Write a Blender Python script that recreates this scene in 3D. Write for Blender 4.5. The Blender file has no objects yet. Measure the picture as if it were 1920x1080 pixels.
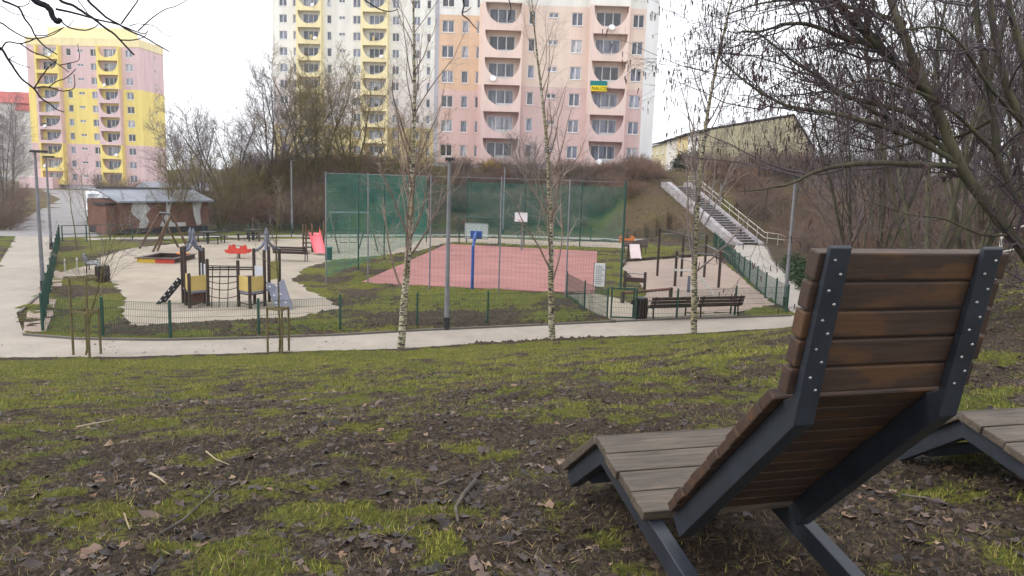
import bpy, math, random
import numpy as np
from mathutils import Vector, Matrix
rad = math.radians
random.seed(7)
rng = np.random.default_rng(7)
sc = bpy.context.scene
col = sc.collection

# ---------------------------------------------------------------- camera
cam = bpy.data.cameras.new('camera'); cam.lens = 26.25; cam.sensor_width = 36; cam.clip_end = 2000; cam.clip_start = 0.05
co = bpy.data.objects.new('camera', cam); col.objects.link(co); sc.camera = co
co.matrix_world = Matrix.Translation((0, 0, 5.0)) @ Matrix.Rotation(rad(90 - 8.35), 4, 'X') @ Matrix.Rotation(0.031, 4, 'Z')

# ---------------------------------------------------------------- sky: bright overcast
SUN_EL, SUN_AZ = rad(46), rad(262)          # azimuth measured from +Y clockwise
w = bpy.data.worlds.new('World'); sc.world = w; w.use_nodes = True
nt = w.node_tree; N = nt.nodes; N.clear()
out = N.new('ShaderNodeOutputWorld'); bg = N.new('ShaderNodeBackground'); sky = N.new('ShaderNodeTexSky')
sky.sky_type = 'NISHITA'; sky.sun_disc = False; sky.sun_elevation = SUN_EL; sky.sun_rotation = SUN_AZ; sky.dust_density = 4; sky.air_density = 1.2
tc = N.new('ShaderNodeTexCoord'); nz = N.new('ShaderNodeTexNoise'); nz.inputs['Scale'].default_value = 2.2; nz.inputs['Detail'].default_value = 5
cr = N.new('ShaderNodeValToRGB'); cr.color_ramp.elements[0].position = .3; cr.color_ramp.elements[1].position = .7
cr.color_ramp.elements[0].color = (9.2, 9.5, 10.2, 1); cr.color_ramp.elements[1].color = (10.6, 10.7, 10.9, 1)
mx = N.new('ShaderNodeMixRGB'); mx.inputs[0].default_value = .88     # cloud cover over the blue sky
nt.links.new(tc.outputs['Generated'], nz.inputs['Vector']); nt.links.new(nz.outputs['Fac'], cr.inputs[0])
nt.links.new(sky.outputs[0], mx.inputs[1]); nt.links.new(cr.outputs[0], mx.inputs[2])
nt.links.new(mx.outputs[0], bg.inputs[0]); bg.inputs[1].default_value = .1
nt.links.new(bg.outputs[0], out.inputs[0])
sl = bpy.data.lights.new('sun', 'SUN'); sl.energy = 1.0; sl.angle = rad(25); sl.color = (1, .97, .92)
so = bpy.data.objects.new('sun', sl); col.objects.link(so)
sdir = Vector((math.sin(SUN_AZ) * math.cos(SUN_EL), math.cos(SUN_AZ) * math.cos(SUN_EL), math.sin(SUN_EL)))
so.rotation_euler = sdir.to_track_quat('Z', 'Y').to_euler()
so.location = (0, 0, 60)
sc.view_settings.view_transform = 'Standard'; sc.view_settings.look = 'None'; sc.view_settings.gamma = 1
sc.view_settings.use_curve_mapping = False; sc.view_settings.exposure = 0.96
sc.render.engine = 'CYCLES'

# ---------------------------------------------------------------- materials
MC = {}
def nodes(name):
    m = bpy.data.materials.new(name); m.use_nodes = True; MC[name] = m
    t = m.node_tree; b = t.nodes['Principled BSDF']
    return m, t, b
def ramp(t, fac, stops):
    r = t.nodes.new('ShaderNodeValToRGB'); e = r.color_ramp.elements
    while len(e) < len(stops): e.new(.5)
    for k, (p, c) in enumerate(stops):
        e[k].position = p; e[k].color = (*c, 1) if len(c) == 3 else c
    t.links.new(fac, r.inputs[0]); return r.outputs[0]
def noise(t, vec, scale, detail=5, rough=.6, stretch=None):
    if stretch:
        mp = t.nodes.new('ShaderNodeMapping'); mp.inputs['Scale'].default_value = stretch
        t.links.new(vec, mp.inputs['Vector']); vec = mp.outputs[0]
    n = t.nodes.new('ShaderNodeTexNoise'); n.inputs['Scale'].default_value = scale
    n.inputs['Detail'].default_value = detail; n.inputs['Roughness'].default_value = rough
    t.links.new(vec, n.inputs['Vector']); return n.outputs['Fac']
def pos(t): return t.nodes.new('ShaderNodeNewGeometry').outputs['Position']
def objc(t): return t.nodes.new('ShaderNodeTexCoord').outputs['Object']
def bump(t, b, h, s, d=.02):
    n = t.nodes.new('ShaderNodeBump'); n.inputs['Strength'].default_value = s; n.inputs['Distance'].default_value = d
    t.links.new(h, n.inputs['Height']); t.links.new(n.outputs[0], b.inputs['Normal'])
def mixc(t, f, a, c, mode='MIX'):
    m = t.nodes.new('ShaderNodeMixRGB'); m.blend_type = mode
    for i, v in ((0, f), (1, a), (2, c)):
        if hasattr(v, 'type'): t.links.new(v, m.inputs[i])
        elif i == 0: m.inputs[0].default_value = v
        else: m.inputs[i].default_value = (*v, 1)
    return m.outputs[0]
def mat(name, c, c2=None, rough=.8, scale=2., bmp=0., bscale=30., metal=0., lo=.35, hi=.65, stretch=None, local=False):
    if name in MC: return MC[name]
    m, t, b = nodes(name)
    c2 = c2 or tuple(x * .72 for x in c)
    p = objc(t) if local else pos(t)
    f = noise(t, p, scale, 6, .62, stretch)
    t.links.new(ramp(t, f, [(lo, c2), (hi, c)]), b.inputs['Base Color'])
    b.inputs['Roughness'].default_value = rough; b.inputs['Metallic'].default_value = metal
    if rough >= .8: b.inputs['Specular IOR Level'].default_value = .15
    if bmp: bump(t, b, noise(t, p, bscale, 4, .6, stretch), bmp)
    return m
def island(name, stops, rough=.6, trans=0.):
    m, t, b = nodes(name)
    r = t.nodes.new('ShaderNodeNewGeometry').outputs['Random Per Island']
    c = ramp(t, r, stops)
    if trans: c = mixc(t, trans, c, ramp(t, noise(t, pos(t), 1.3, 4, .7), [(.35, (.55, .62, .6)), (.65, (1.45, 1.25, .9))]), 'MULTIPLY')
    t.links.new(c, b.inputs['Base Color']); b.inputs['Roughness'].default_value = rough; b.inputs['Specular IOR Level'].default_value = .25
    return m

mat('steel', (.022, .027, .037), (.011, .0135, .019), .46, 7, .05, 90, lo=.3, hi=.7)
mat('bolt', (.34, .34, .34), (.2, .2, .2), .4, 20, metal=.9)
mat('green_metal', (.012, .066, .046), (.008, .045, .034), .5, 4)
mat('net_cord', (.035, .28, .215), (.025, .21, .165), .8, 1)
mat('grey_metal', (.19, .19, .205), (.13, .13, .145), .55, 3)
mat('black_metal', (.02, .02, .024), (.012, .012, .014), .5, 5)
mat('cream_metal', (.52, .51, .47), (.38, .37, .34), .6, 3)
mat('log', (.16, .105, .07), (.08, .052, .036), .85, 5, .5, 40, stretch=(1, 1, .2))
mat('dark_log', (.055, .034, .025), (.03, .02, .016), .75, 5)
mat('stake', (.17, .135, .07), (.10, .085, .045), .9, 4)
mat('brown_slat', (.06, .032, .026), (.035, .02, .018), .6, 5)
mat('yellow_panel', (.50, .37, .12), (.42, .31, .10), .6, 1.5)
mat('olive_panel', (.32, .29, .09), None, .6, 2)
mat('pale_panel', (.50, .51, .56), (.42, .43, .48), .6, 2)
mat('pink_panel', (.72, .60, .60), (.64, .52, .52), .6, 2)
mat('slate_panel', (.15, .155, .20), (.11, .115, .15), .6, 3)
mat('rope', (.035, .03, .028), None, .9, 8)
mat('yellow_paint', (.72, .50, .03), (.6, .4, .03), .5, 3)
mat('red_paint', (.62, .06, .035), (.5, .045, .03), .5, 3)
mat('orange_paint', (.70, .22, .05), (.55, .17, .05), .6, 3)
mat('pink_plastic', (.78, .13, .16), (.68, .11, .14), .45, 2)
mat('blue_paint', (.03, .10, .36), (.02, .06, .22), .5, 3)
mat('white_paint', (.72, .72, .72), (.58, .58, .6), .5, 2)
mat('teal_plastic', (.02, .16, .13), None, .5, 2)
mat('banner_teal', (.02, .22, .22), None, .8, 3)
mat('banner_yellow', (.80, .62, .02), (.75, .56, .02), .8, 3)
mat('ink', (.015, .015, .015), None, .8, 3)
mat('bin_wood', (.11, .09, .08), (.06, .05, .045), .85, 6)
mat('concrete', (.40, .375, .385), (.22, .205, .21), .9, 2.4, .2, 30)
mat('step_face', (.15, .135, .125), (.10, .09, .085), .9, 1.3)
mat('kiosk_red', (.18, .095, .072), (.11, .06, .048), .85, .9)
mat('kiosk_white', (.47, .47, .455), (.33, .33, .32), .85, 1.4)
mat('roof_grey', (.22, .235, .27), (.15, .16, .19), .6, 1.2)
mat('van_white', (.66, .68, .70), (.55, .57, .60), .35, 1)
mat('tyre', (.015, .015, .015), None, .85, 8)
mat('roof_red', (.40, .10, .085), (.30, .08, .07), .8, .5)
mat('roof_dark', (.07, .06, .06), None, .8, 1)
mat('orange_roof', (.42, .11, .04), None, .7, 2)
mat('bark_grey', (.13, .11, .095), (.055, .05, .042), .95, 7, .7, 22, stretch=(1, 1, .25))
mat('bark_moss', (.14, .125, .045), (.075, .07, .035), .95, 4, .6, 22)
mat('bark_olive', (.10, .092, .055), (.04, .036, .028), .95, 5, .8, 18, stretch=(1, 1, .3))
mat('twig_brown', (.23, .165, .13), (.14, .10, .083), .95, 2)
mat('twig_grey', (.25, .215, .21), (.16, .135, .14), .95, 2)
mat('twig_olive', (.21, .17, .075), (.13, .10, .05), .95, 2)
mat('twig_pale', (.38, .30, .25), (.25, .19, .155), .95, 2)
mat('twig_dark', (.115, .095, .10), (.065, .053, .06), .95, 3)
mat('twig_rust', (.25, .155, .11), (.16, .10, .078), .95, 2)
mat('catkin', (.075, .042, .04), (.045, .026, .028), .95, 4)
mat('branch_near', (.035, .03, .038), (.018, .016, .02), .9, 9, .5, 60)

def m_birch():
    m, t, b = nodes('bark_birch'); p = pos(t)
    a = noise(t, p, 6.5, 4, .6, (1, 1, 3.2)); bb = noise(t, p, 1.2, 3, .5)
    base = ramp(t, bb, [(.3, (.27, .23, .11)), (.65, (.42, .385, .29))])
    mk = ramp(t, a, [(.47, (0, 0, 0)), (.56, (1, 1, 1))])
    t.links.new(mixc(t, mk, base, (.035, .03, .025)), b.inputs['Base Color']); b.inputs['Roughness'].default_value = .85
m_birch()
def m_wood(name, a, c, patch=None, grain=70):
    m, t, b = nodes(name); o = objc(t)
    oi = t.nodes.new('ShaderNodeObjectInfo').outputs['Random']
    ad = t.nodes.new('ShaderNodeVectorMath'); ad.operation = 'ADD'
    cx = t.nodes.new('ShaderNodeCombineXYZ'); ml = t.nodes.new('ShaderNodeMath'); ml.operation = 'MULTIPLY'; ml.inputs[1].default_value = 13.7
    t.links.new(oi, ml.inputs[0]); t.links.new(ml.outputs[0], cx.inputs[0]); t.links.new(ml.outputs[0], cx.inputs[2])
    t.links.new(o, ad.inputs[0]); t.links.new(cx.outputs[0], ad.inputs[1]); v = ad.outputs[0]
    g = noise(t, v, grain, 5, .65, (.06, 1, 1)); big = noise(t, v, 4.5, 4, .6, (.7, 2, 2))
    cc = ramp(t, g, [(.3, c), (.68, a)])
    if patch:
        pm = ramp(t, big, [(.53, (0, 0, 0)), (.60, (1, 1, 1))]); cc = mixc(t, pm, cc, mixc(t, g, patch, tuple(x * .5 for x in patch)))
    else:
        cc = mixc(t, .7, cc, ramp(t, big, [(.3, (.35, .35, .35)), (.7, (1, 1, 1))]), 'MULTIPLY')
    t.links.new(cc, b.inputs['Base Color']); b.inputs['Roughness'].default_value = .62
    bump(t, b, g, .35, .004)
m_wood('plank_back', (.056, .029, .018), (.022, .012, .008), (.10, .046, .018))
m_wood('plank_seat', (.135, .102, .074), (.045, .034, .024))
m_wood('plank_end', (.17, .085, .05), (.075, .04, .026))

def m_ground():
    m, t, b = nodes('ground'); p = pos(t)
    at = t.nodes.new('ShaderNodeAttribute'); at.attribute_name = 'grass'; at.attribute_type = 'GEOMETRY'
    n1 = noise(t, p, 3.2, 8, .7); n2 = noise(t, p, 26, 8, .78); n3 = noise(t, p, .35, 4, .6); n4 = noise(t, p, 95, 4, .7)
    mud = ramp(t, n2, [(.34, (.022, .016, .013)), (.48, (.070, .053, .042)), (.58, (.13, .10, .08)), (.70, (.22, .17, .135))])
    lt = t.nodes.new('ShaderNodeAttribute'); lt.attribute_name = 'litter'; lt.attribute_type = 'GEOMETRY'
    mud = mixc(t, lt.outputs['Fac'], mud, ramp(t, n2, [(.28, (.05, .036, .022)), (.5, (.115, .082, .053)), (.75, (.21, .155, .10))]))
    mud = mixc(t, .55, mud, ramp(t, n1, [(.3, (.25, .22, .22)), (.7, (1.2, 1.15, 1.1))]), 'MULTIPLY')
    grs = ramp(t, n2, [(.28, (.036, .036, .011)), (.5, (.125, .128, .030)), (.72, (.27, .255, .068))])
    grs = mixc(t, .55, grs, ramp(t, n3, [(.3, (.55, .72, .4)), (.7, (1.25, 1.2, 1.0))]), 'MULTIPLY')
    a1 = t.nodes.new('ShaderNodeMath'); a1.operation = 'MULTIPLY_ADD'; a1.inputs[1].default_value = 2.4; a1.inputs[2].default_value = -1.2
    t.links.new(n2, a1.inputs[0])
    a2 = t.nodes.new('ShaderNodeMath'); a2.operation = 'ADD'; t.links.new(a1.outputs[0], a2.inputs[0]); t.links.new(at.outputs['Fac'], a2.inputs[1])
    f = ramp(t, a2.outputs[0], [(.30, (0, 0, 0)), (.70, (1, 1, 1))])
    t.links.new(mixc(t, f, mud, grs), b.inputs['Base Color'])
    b.inputs['Roughness'].default_value = .9; b.inputs['Specular IOR Level'].default_value = .12
    h = t.nodes.new('ShaderNodeMath'); h.operation = 'ADD'; t.links.new(n2, h.inputs[0]); t.links.new(n4, h.inputs[1])
    bump(t, b, h.outputs[0], 1.0, .05)
m_ground()
def m_sheet(name, stops, s1=1.1, s2=45, mul=((.3, (.72, .72, .72)), (.7, (1.1, 1.1, 1.1))), bmp=.4, rough=.95, s3=.25):
    m, t, b = nodes(name); p = pos(t)
    c = ramp(t, noise(t, p, s2, 5, .7), stops)
    c = mixc(t, .6, c, ramp(t, noise(t, p, s1, 6, .65), list(mul)), 'MULTIPLY')
    c = mixc(t, .5, c, ramp(t, noise(t, p, s3, 3, .6), [(.35, (.8, .8, .8)), (.65, (1.08, 1.08, 1.08))]), 'MULTIPLY')
    t.links.new(c, b.inputs['Base Color']); b.inputs['Roughness'].default_value = rough
    bump(t, b, noise(t, p, s2, 4, .7), bmp, .01)
    return m, t, b
m_sheet('sand', [(.3, (.225, .185, .14)), (.7, (.385, .33, .262))], s1=.8, mul=((.3, (.6, .6, .6)), (.7, (1.1, 1.1, 1.1))))
m_sheet('gravel', [(.3, (.20, .145, .115)), (.7, (.40, .31, .255))])
m_sheet('rubber', [(.3, (.255, .11, .10)), (.7, (.35, .155, .14))], s1=.5, bmp=.1, mul=((.3, (.72, .7, .7)), (.7, (1.05, 1.05, 1.05))))
m_sheet('asphalt', [(.3, (.16, .15, .15)), (.7, (.27, .255, .255))])
m_sheet('edging', [(.3, (.09, .08, .07)), (.7, (.18, .16, .14))])
def m_paving(name, a, c):
    m, t, b = m_sheet(name, [(.3, a), (.7, c)], bmp=.2)
    br = t.nodes.new('ShaderNodeTexBrick'); br.inputs['Scale'].default_value = 5; br.inputs['Mortar Size'].default_value = .018
    br.inputs['Color1'].default_value = (1, 1, 1, 1); br.inputs['Color2'].default_value = (.86, .86, .87, 1); br.inputs['Mortar'].default_value = (.62, .6, .58, 1)
    t.links.new(pos(t), br.inputs['Vector'])
    src = b.inputs['Base Color'].links[0].from_socket
    t.links.new(mixc(t, .7, src, br.outputs[0], 'MULTIPLY'), b.inputs['Base Color'])
m_paving('paving', (.26, .225, .187), (.395, .348, .296))
m_paving('paving_grey', (.29, .265, .235), (.43, .395, .355))
def m_pane():
    m, t, b = nodes('pane'); oi = t.nodes.new('ShaderNodeObjectInfo').outputs['Random']
    c = ramp(t, oi, [(0, (.018, .022, .028)), (.3, (.09, .10, .13)), (.6, (.21, .23, .30)), (.85, (.32, .34, .41)), (1, (.48, .48, .48))])  # blue-grey stops paint the sky's reflection into the glass; palest stop is curtain
    f = noise(t, objc(t), 2.2, 2, .5, (1.6, 1, .35))
    t.links.new(mixc(t, .8, c, ramp(t, f, [(.4, (.35, .37, .42)), (.6, (1.2, 1.2, 1.2))]), 'MULTIPLY'), b.inputs['Base Color'])
    b.inputs['Roughness'].default_value = .08; b.inputs['IOR'].default_value = 1.6
m_pane()
def m_glass():
    m, t, b = nodes('plexi')
    b.inputs['Base Color'].default_value = (.8, .85, .85, 1); b.inputs['Roughness'].default_value = .25; b.inputs['Alpha'].default_value = .25
m_glass()
def m_wall(name, c):
    mat(name, c, tuple(x * .84 for x in c), .9, .9, lo=.3, hi=.62, stretch=(1, 1, .14))
for n_, c_ in dict(w_cream=(0.82, 0.80, 0.74), w_white=(0.82, 0.82, 0.81), w_peach=(0.8, 0.645, 0.55), w_pink=(0.71, 0.525, 0.495), w_orange=(0.73, 0.53, 0.385), w_rose=(0.72, 0.53, 0.54), w_yellow=(0.87, 0.71, 0.24), w_byellow=(0.85, 0.74, 0.44), w_lilac=(0.76, 0.69, 0.67), w_ochre=(0.64, 0.52, 0.27), w_beige=(0.54, 0.48, 0.31), w_grey=(0.5, 0.48, 0.52), w_salmon=(0.79, 0.615, 0.545), w_block=(0.66, 0.63, 0.59)).items(): m_wall(n_, c_)
mat('frame_white', (.78, .78, .78), (.7, .7, .7), .5, 2)
island('leaf', [(0, (.011, .008, .0075)), (.35, (.030, .021, .019)), (.6, (.064, .049, .047)), (.78, (.055, .034, .025)), (.9, (.12, .085, .07)), (.97, (.15, .085, .05)), (1, (.26, .18, .12))], .5)
island('blade', [(0, (.085, .13, .018)), (.3, (.16, .215, .034)), (.6, (.28, .30, .058)), (.78, (.32, .295, .075)), (.9, (.24, .18, .09)), (1, (.40, .32, .18))], .6, .8)
island('straw', [(0, (.05, .034, .02)), (.4, (.095, .07, .04)), (.75, (.16, .12, .07)), (1, (.28, .22, .13))], .8, .6)
island('evergreen', [(0, (.012, .03, .010)), (.6, (.028, .058, .018)), (1, (.05, .085, .03))], .5)
island('blossom', [(0, (.42, .27, .02)), (1, (.60, .42, .05))], .7)
island('dry_grass', [(0, (.20, .15, .09)), (1, (.40, .33, .22))], .8)

# ---------------------------------------------------------------- object helpers
def mesh_np(name, V, F, mats, mi=None, smooth=False):
    V = np.asarray(V, np.float32); F = np.asarray(F, np.int32); k = F.shape[1]
    me = bpy.data.meshes.new(name)
    me.vertices.add(len(V)); me.vertices.foreach_set('co', V.ravel())
    me.loops.add(F.size); me.loops.foreach_set('vertex_index', F.ravel())
    me.polygons.add(len(F)); me.polygons.foreach_set('loop_start', np.arange(0, F.size, k, dtype=np.int32))
    me.polygons.foreach_set('loop_total', np.full(len(F), k, np.int32))
    for m in mats: me.materials.append(MC[m])
    if mi is not None: me.polygons.foreach_set('material_index', np.asarray(mi, np.int32))
    if smooth: me.polygons.foreach_set('use_smooth', np.ones(len(F), bool))
    me.update(calc_edges=True); me.validate()
    return me
def link(name, me, parent=None, loc=(0, 0, 0), rz=0.):
    o = bpy.data.objects.new(name, me); col.objects.link(o); o.location = loc; o.rotation_euler = (0, 0, rz)
    if parent is not None: o.parent = parent
    return o
def tag(o, label, cat, group=None):
    o['label'] = label; o['category'] = cat
    if group: o['group'] = group
    return o
def thing(name, label, cat, loc=(0, 0, 0), rz=0., group=None):
    return tag(link(name, None, None, loc, rz), label, cat, group)
def structure(o, kind='structure'):
    o['kind'] = kind; return o
def copy_tree(o, parent=None):
    c = o.copy(); col.objects.link(c); c.parent = parent
    for ch in list(o.children): copy_tree(ch, c)
    return c
class MB:
    """collects boxes, tubes and plates into one mesh"""
    def __init__(s): s.v = []; s.f = []; s.m = []
    def add(s, vs, fs, mi=0):
        n = len(s.v); s.v += [tuple(v) for v in vs]; s.f += [tuple(i + n for i in f) for f in fs]; s.m += [mi] * len(fs); return s
    def box(s, a, b, mi=0):
        (x0, y0, z0), (x1, y1, z1) = a, b
        vs = [(x0, y0, z0), (x1, y0, z0), (x1, y1, z0), (x0, y1, z0), (x0, y0, z1), (x1, y0, z1), (x1, y1, z1), (x0, y1, z1)]
        return s.add(vs, [(3, 2, 1, 0), (4, 5, 6, 7), (0, 1, 5, 4), (1, 2, 6, 5), (2, 3, 7, 6), (3, 0, 4, 7)], mi)
    def beam(s, p, q, wd, ht, up=(0, 0, 1), mi=0):
        p, q = Vector(p), Vector(q); d = (q - p).normalized(); u = Vector(up); r = d.cross(u)
        if r.length < 1e-4: r = d.cross(Vector((1, 0, 0)))
        r.normalize(); u = r.cross(d); r *= wd / 2; u *= ht / 2
        vs = [p - r - u, p + r - u, p + r + u, p - r + u, q - r - u, q + r - u, q + r + u, q - r + u]
        return s.add(vs, [(0, 1, 2, 3), (7, 6, 5, 4), (0, 4, 5, 1), (1, 5, 6, 2), (2, 6, 7, 3), (3, 7, 4, 0)], mi)
    def tube(s, pts, r, n=8, mi=0):
        pts = [Vector(p) for p in pts]; rs = r if isinstance(r, (list, tuple)) else [r] * len(pts); vs = []; fs = []
        for i, p in enumerate(pts):
            d = (pts[min(i + 1, len(pts) - 1)] - pts[max(i - 1, 0)]).normalized()
            a = d.cross(Vector((0, 0, 1)) if abs(d.z) < .95 else Vector((1, 0, 0))).normalized(); b = d.cross(a)
            vs += [p + (a * math.cos(2 * math.pi * k / n) + b * math.sin(2 * math.pi * k / n)) * rs[i] for k in range(n)]
        for i in range(len(pts) - 1):
            fs += [(i * n + k, i * n + (k + 1) % n, (i + 1) * n + (k + 1) % n, (i + 1) * n + k) for k in range(n)]
        fs += [tuple(range(n - 1, -1, -1)), tuple(range((len(pts) - 1) * n, len(pts) * n))]
        return s.add(vs, fs, mi)
    def prism(s, poly, axis, a, b, mi=0):
        """poly of 2-tuples extruded along axis from a to b"""
        def P(u, v, t): return {'x': (t, u, v), 'y': (u, t, v), 'z': (u, v, t)}[axis]
        n = len(poly); vs = [P(u, v, a) for u, v in poly] + [P(u, v, b) for u, v in poly]
        fs = [tuple(range(n - 1, -1, -1)), tuple(range(n, 2 * n))] + [(k, (k + 1) % n, n + (k + 1) % n, n + k) for k in range(n)]
        return s.add(vs, fs, mi)
    def mesh(s, name, mats, bevel=0., smooth=False):
        me = bpy.data.meshes.new(name); me.from_pydata(s.v, [], s.f)
        for m in ([mats] if isinstance(mats, str) else mats): me.materials.append(MC[m])
        me.polygons.foreach_set('material_index', s.m)
        import bmesh
        bm = bmesh.new(); bm.from_mesh(me); bmesh.ops.recalc_face_normals(bm, faces=bm.faces)
        if bevel: bmesh.ops.bevel(bm, geom=list(bm.edges), offset=bevel, segments=2, affect='EDGES', profile=.6)
        bm.to_mesh(me); bm.free()
        if smooth: me.polygons.foreach_set('use_smooth', [True] * len(me.polygons))
        me.update(); return me
    def build(s, name, mats, parent=None, loc=(0, 0, 0), rz=0., bevel=0., smooth=False):
        return link(name, s.mesh(name, mats, bevel, smooth), parent, loc, rz)
def part(name, m, parent, fn, bevel=0., smooth=False):
    b = MB(); fn(b); return b.build(name, m, parent, bevel=bevel, smooth=smooth)

# ---------------------------------------------------------------- terrain
LAT = rng.random((256, 256))
def vnoise(x, y):
    xi = np.floor(x).astype(int); yi = np.floor(y).astype(int); fx = x - xi; fy = y - yi
    fx = fx * fx * (3 - 2 * fx); fy = fy * fy * (3 - 2 * fy)
    g = lambda a, b: LAT[a & 255, b & 255]
    return (g(xi, yi) * (1 - fx) + g(xi + 1, yi) * fx) * (1 - fy) + (g(xi, yi + 1) * (1 - fx) + g(xi + 1, yi + 1) * fx) * fy
def fbm(x, y, o=4):
    s = 0; a = .5; t = 0
    for k in range(o): s = s + a * vnoise(x * 2 ** k + 17.3 * k, y * 2 ** k - 9.1 * k); t += a; a *= .55
    return s / t
def ss(a, b, x):
    t = np.clip((x - a) / (b - a), 0, 1); return t * t * (3 - 2 * t)
def inside(poly, x, y):
    r = np.zeros(np.shape(x), bool); n = len(poly)
    for i in range(n):
        (x0, y0), (x1, y1) = poly[i], poly[(i + 1) % n]
        if y0 == y1: continue
        c = ((y0 > y) != (y1 > y)) & (x < (x1 - x0) * (y - y0) / (y1 - y0) + x0); r ^= c
    return r
NEAR = [(-60, 14.5), (-30, 16.6), (-13.15, 18.74), (-10.1, 19.25), (-7, 20.1), (-3.2, 21.14), (1.23, 23.08), (6.16, 24.72), (10.3, 26.4), (13.3, 27.6), (40, 40)]
def base_z(x, y):
    yn = np.interp(x, [p[0] for p in NEAR], [p[1] for p in NEAR])
    n = (yn - y) * .94; L = np.interp(x, [-20, 0, 4, 9, 14], [19, 18, 17, 13, 10])
    zA = 3.30 * np.interp(n / L, [-.01, 0, .1, .3, .6, .85, 1, 1.3, 4], [0, 0, .06, .27, .63, .92, 1, 1.05, 1.3]) * np.interp(x, [0, 6, 14], [1, 1.05, 1.25])
    m = x - np.interp(y, [20, 29, 34, 41, 50, 58, 64.2, 73, 90], [13.2, 13.9, 14.7, 15.9, 18.2, 20.6, 22.0, 17.6, 17])
    zB = 4.6 * (1 - np.exp(-np.maximum(m - .5, 0) * .15)) * ss(24, 34, y + .6 * m)
    zB = np.maximum(zB, np.interp(y, [63.5, 73, 82], [0, 4.7, 6.4]) * ss(-.1, 1.0, m))
    c = y - np.interp(x, [-40, -22, -14, -3, 9, 14, 16, 24], [80, 60, 64.5, 68.6, 68.6, 69.6, 70.5, 64])
    zC = np.interp(x, [-60, -25, -10, 20], [5.0, 5.2, 5.9, 6.3]) * ss(0, 13.5, c) * ss(-46, -24, x - .12 * (y - 70))
    t = ((x - 20.1) * -.423 + (y - 63.9) * .906) / 9.93; lat = (x - 20.1) * .906 + (y - 63.9) * .423
    zS = np.maximum(4.7 * np.clip(t, 0, 1.25) - .45, 0) * ss(-9, -2.5, lat) * (lat < 1.2)
    return np.maximum(np.maximum(np.maximum(zA, zB), zC), zS)
HARD = []
def bumps(x, y):
    b = (fbm(x * .9, y * .9, 4) - .5) * .20 + (fbm(x * 5 + 40, y * 5, 3) - .5) * .075 + (fbm(x * 17 + 9, y * 17, 2) - .5) * .03
    return b
def grass_amt(x, y):
    yn = np.interp(x, [p[0] for p in NEAR], [p[1] for p in NEAR]); n = yn - y
    g = (fbm(x * .5 + 3, y * .8, 3) - .5) * .9 + (fbm(x * 3.6 + 30, y * 4.6, 4) - .5) * 3.0 + .35
    g = g + 1.2 * np.exp(-((n - 1.2) / 2.4) ** 2) * (n > -1)            # lush strip along the path
    g = g + .30 * ss(3, 6, n) * ss(15, 8, n)
    g = g - 1.1 * np.exp(-((n - .1) / .35) ** 2)
    g = g - .45 * np.exp(-((x - 1.2) ** 2 / 3 + (y - 3.6) ** 2 / 3))    # trodden round the loungers
    g = g - .25 * ss(3, 6, x) * ss(12, 6, np.abs(y - 13))
    pl = ss(.2, -.6, n)                                                 # lawns inside the playground
    g2 = .70 + (fbm(x * .6 + 70, y * .6, 4) - .5) * 3.2 + (fbm(x * 3 + 70, y * 3, 2) - .5) * 1.2
    g2 = g2 - .55 * ss(2.6, 1.0, np.abs(n + 4.2)) * ss(-20, -6, x) * fbm(x * 1.3, y * 1.3, 2) * 1.4
    g2 = np.where(y > 60, .30 + (fbm(x * .3, y * .3, 3) - .5) * 1.4, g2)
    g2 = np.where((x > 13.5) & (y > 26), .22 + (fbm(x * .3, y * .3, 3) - .5) * 1.2, g2)
    return np.clip(g * (1 - pl) + g2 * pl, 0, 1)
def gz(x, y):
    return float(base_z(np.array([x]), np.array([y]))[0])

# ---------------------------------------------------------------- paths, courts, sand
def rough_edge(poly, step=.6, amp=.12):
    o = []; n = len(poly)
    for i in range(n):
        a, b = Vector(poly[i]), Vector(poly[(i + 1) % n]); k = max(1, int((b - a).length / step))
        for j in range(k):
            p = a.lerp(b, j / k); o.append((p.x + random.uniform(-amp, amp), p.y + random.uniform(-amp, amp)))
    return o
def sheet(name, poly, z, m, rough=0., th=.06):
    if rough: poly = rough_edge(poly, .28, rough)
    HARD.append(poly)
    import bmesh
    b = MB(); b.prism(poly, 'z', z - th, z); return structure(b.build(name, m))
FAR = [(-14.23, 21.35), (-12.41, 21.03), (-10.18, 21.21), (-7.62, 21.87), (-5.25, 22.68), (-3.06, 23.67), (0.77, 25.15), (4.58, 26.65), (10.92, 28.90)]
RP_L = [(11.3, 28.6), (11.53, 33.2), (12.9, 40.9), (15.5, 53.1), (19.0, 63.6)]
RP_R = [(13.3, 27.8), (13.9, 33.6), (15.2, 40.6), (17.7, 51), (21.3, 63.0)]
sheet('path', [p for p in NEAR[1:-1]] + FAR[::-1] + [(-16.6, 24.6), (-18.9, 24.2), (-30, 19.6)], .02, 'paving')
sheet('path_left', [(-16.6, 24.55), (-18.66, 29.3), (-22.75, 36.45), (-31.62, 51.45), (-34.4, 51.45), (-25.4, 36.6), (-21.2, 29.6), (-18.9, 24.15)], .016, 'paving')
sheet('path_right', RP_L + RP_R[::-1], .016, 'paving_grey')
sheet('path_back', [(-29.6, 51.2), (-22.6, 56.6), (-14.7, 61.3), (-2.9, 66.2), (9.1, 66.4), (14.2, 68), (15.2, 65.8), (9.4, 63.9), (-2.7, 63.6), (-14.2, 58.8), (-22.2, 54.2), (-28.6, 50.2)], .012, 'paving_grey')
sheet('street', [(-36, 51.2), (-30.5, 51.6), (-29.2, 53.6), (-36, 70), (-36, 108), (-50, 150), (-95, 150), (-66, 109), (-42, 63)], .008, 'asphalt')
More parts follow.
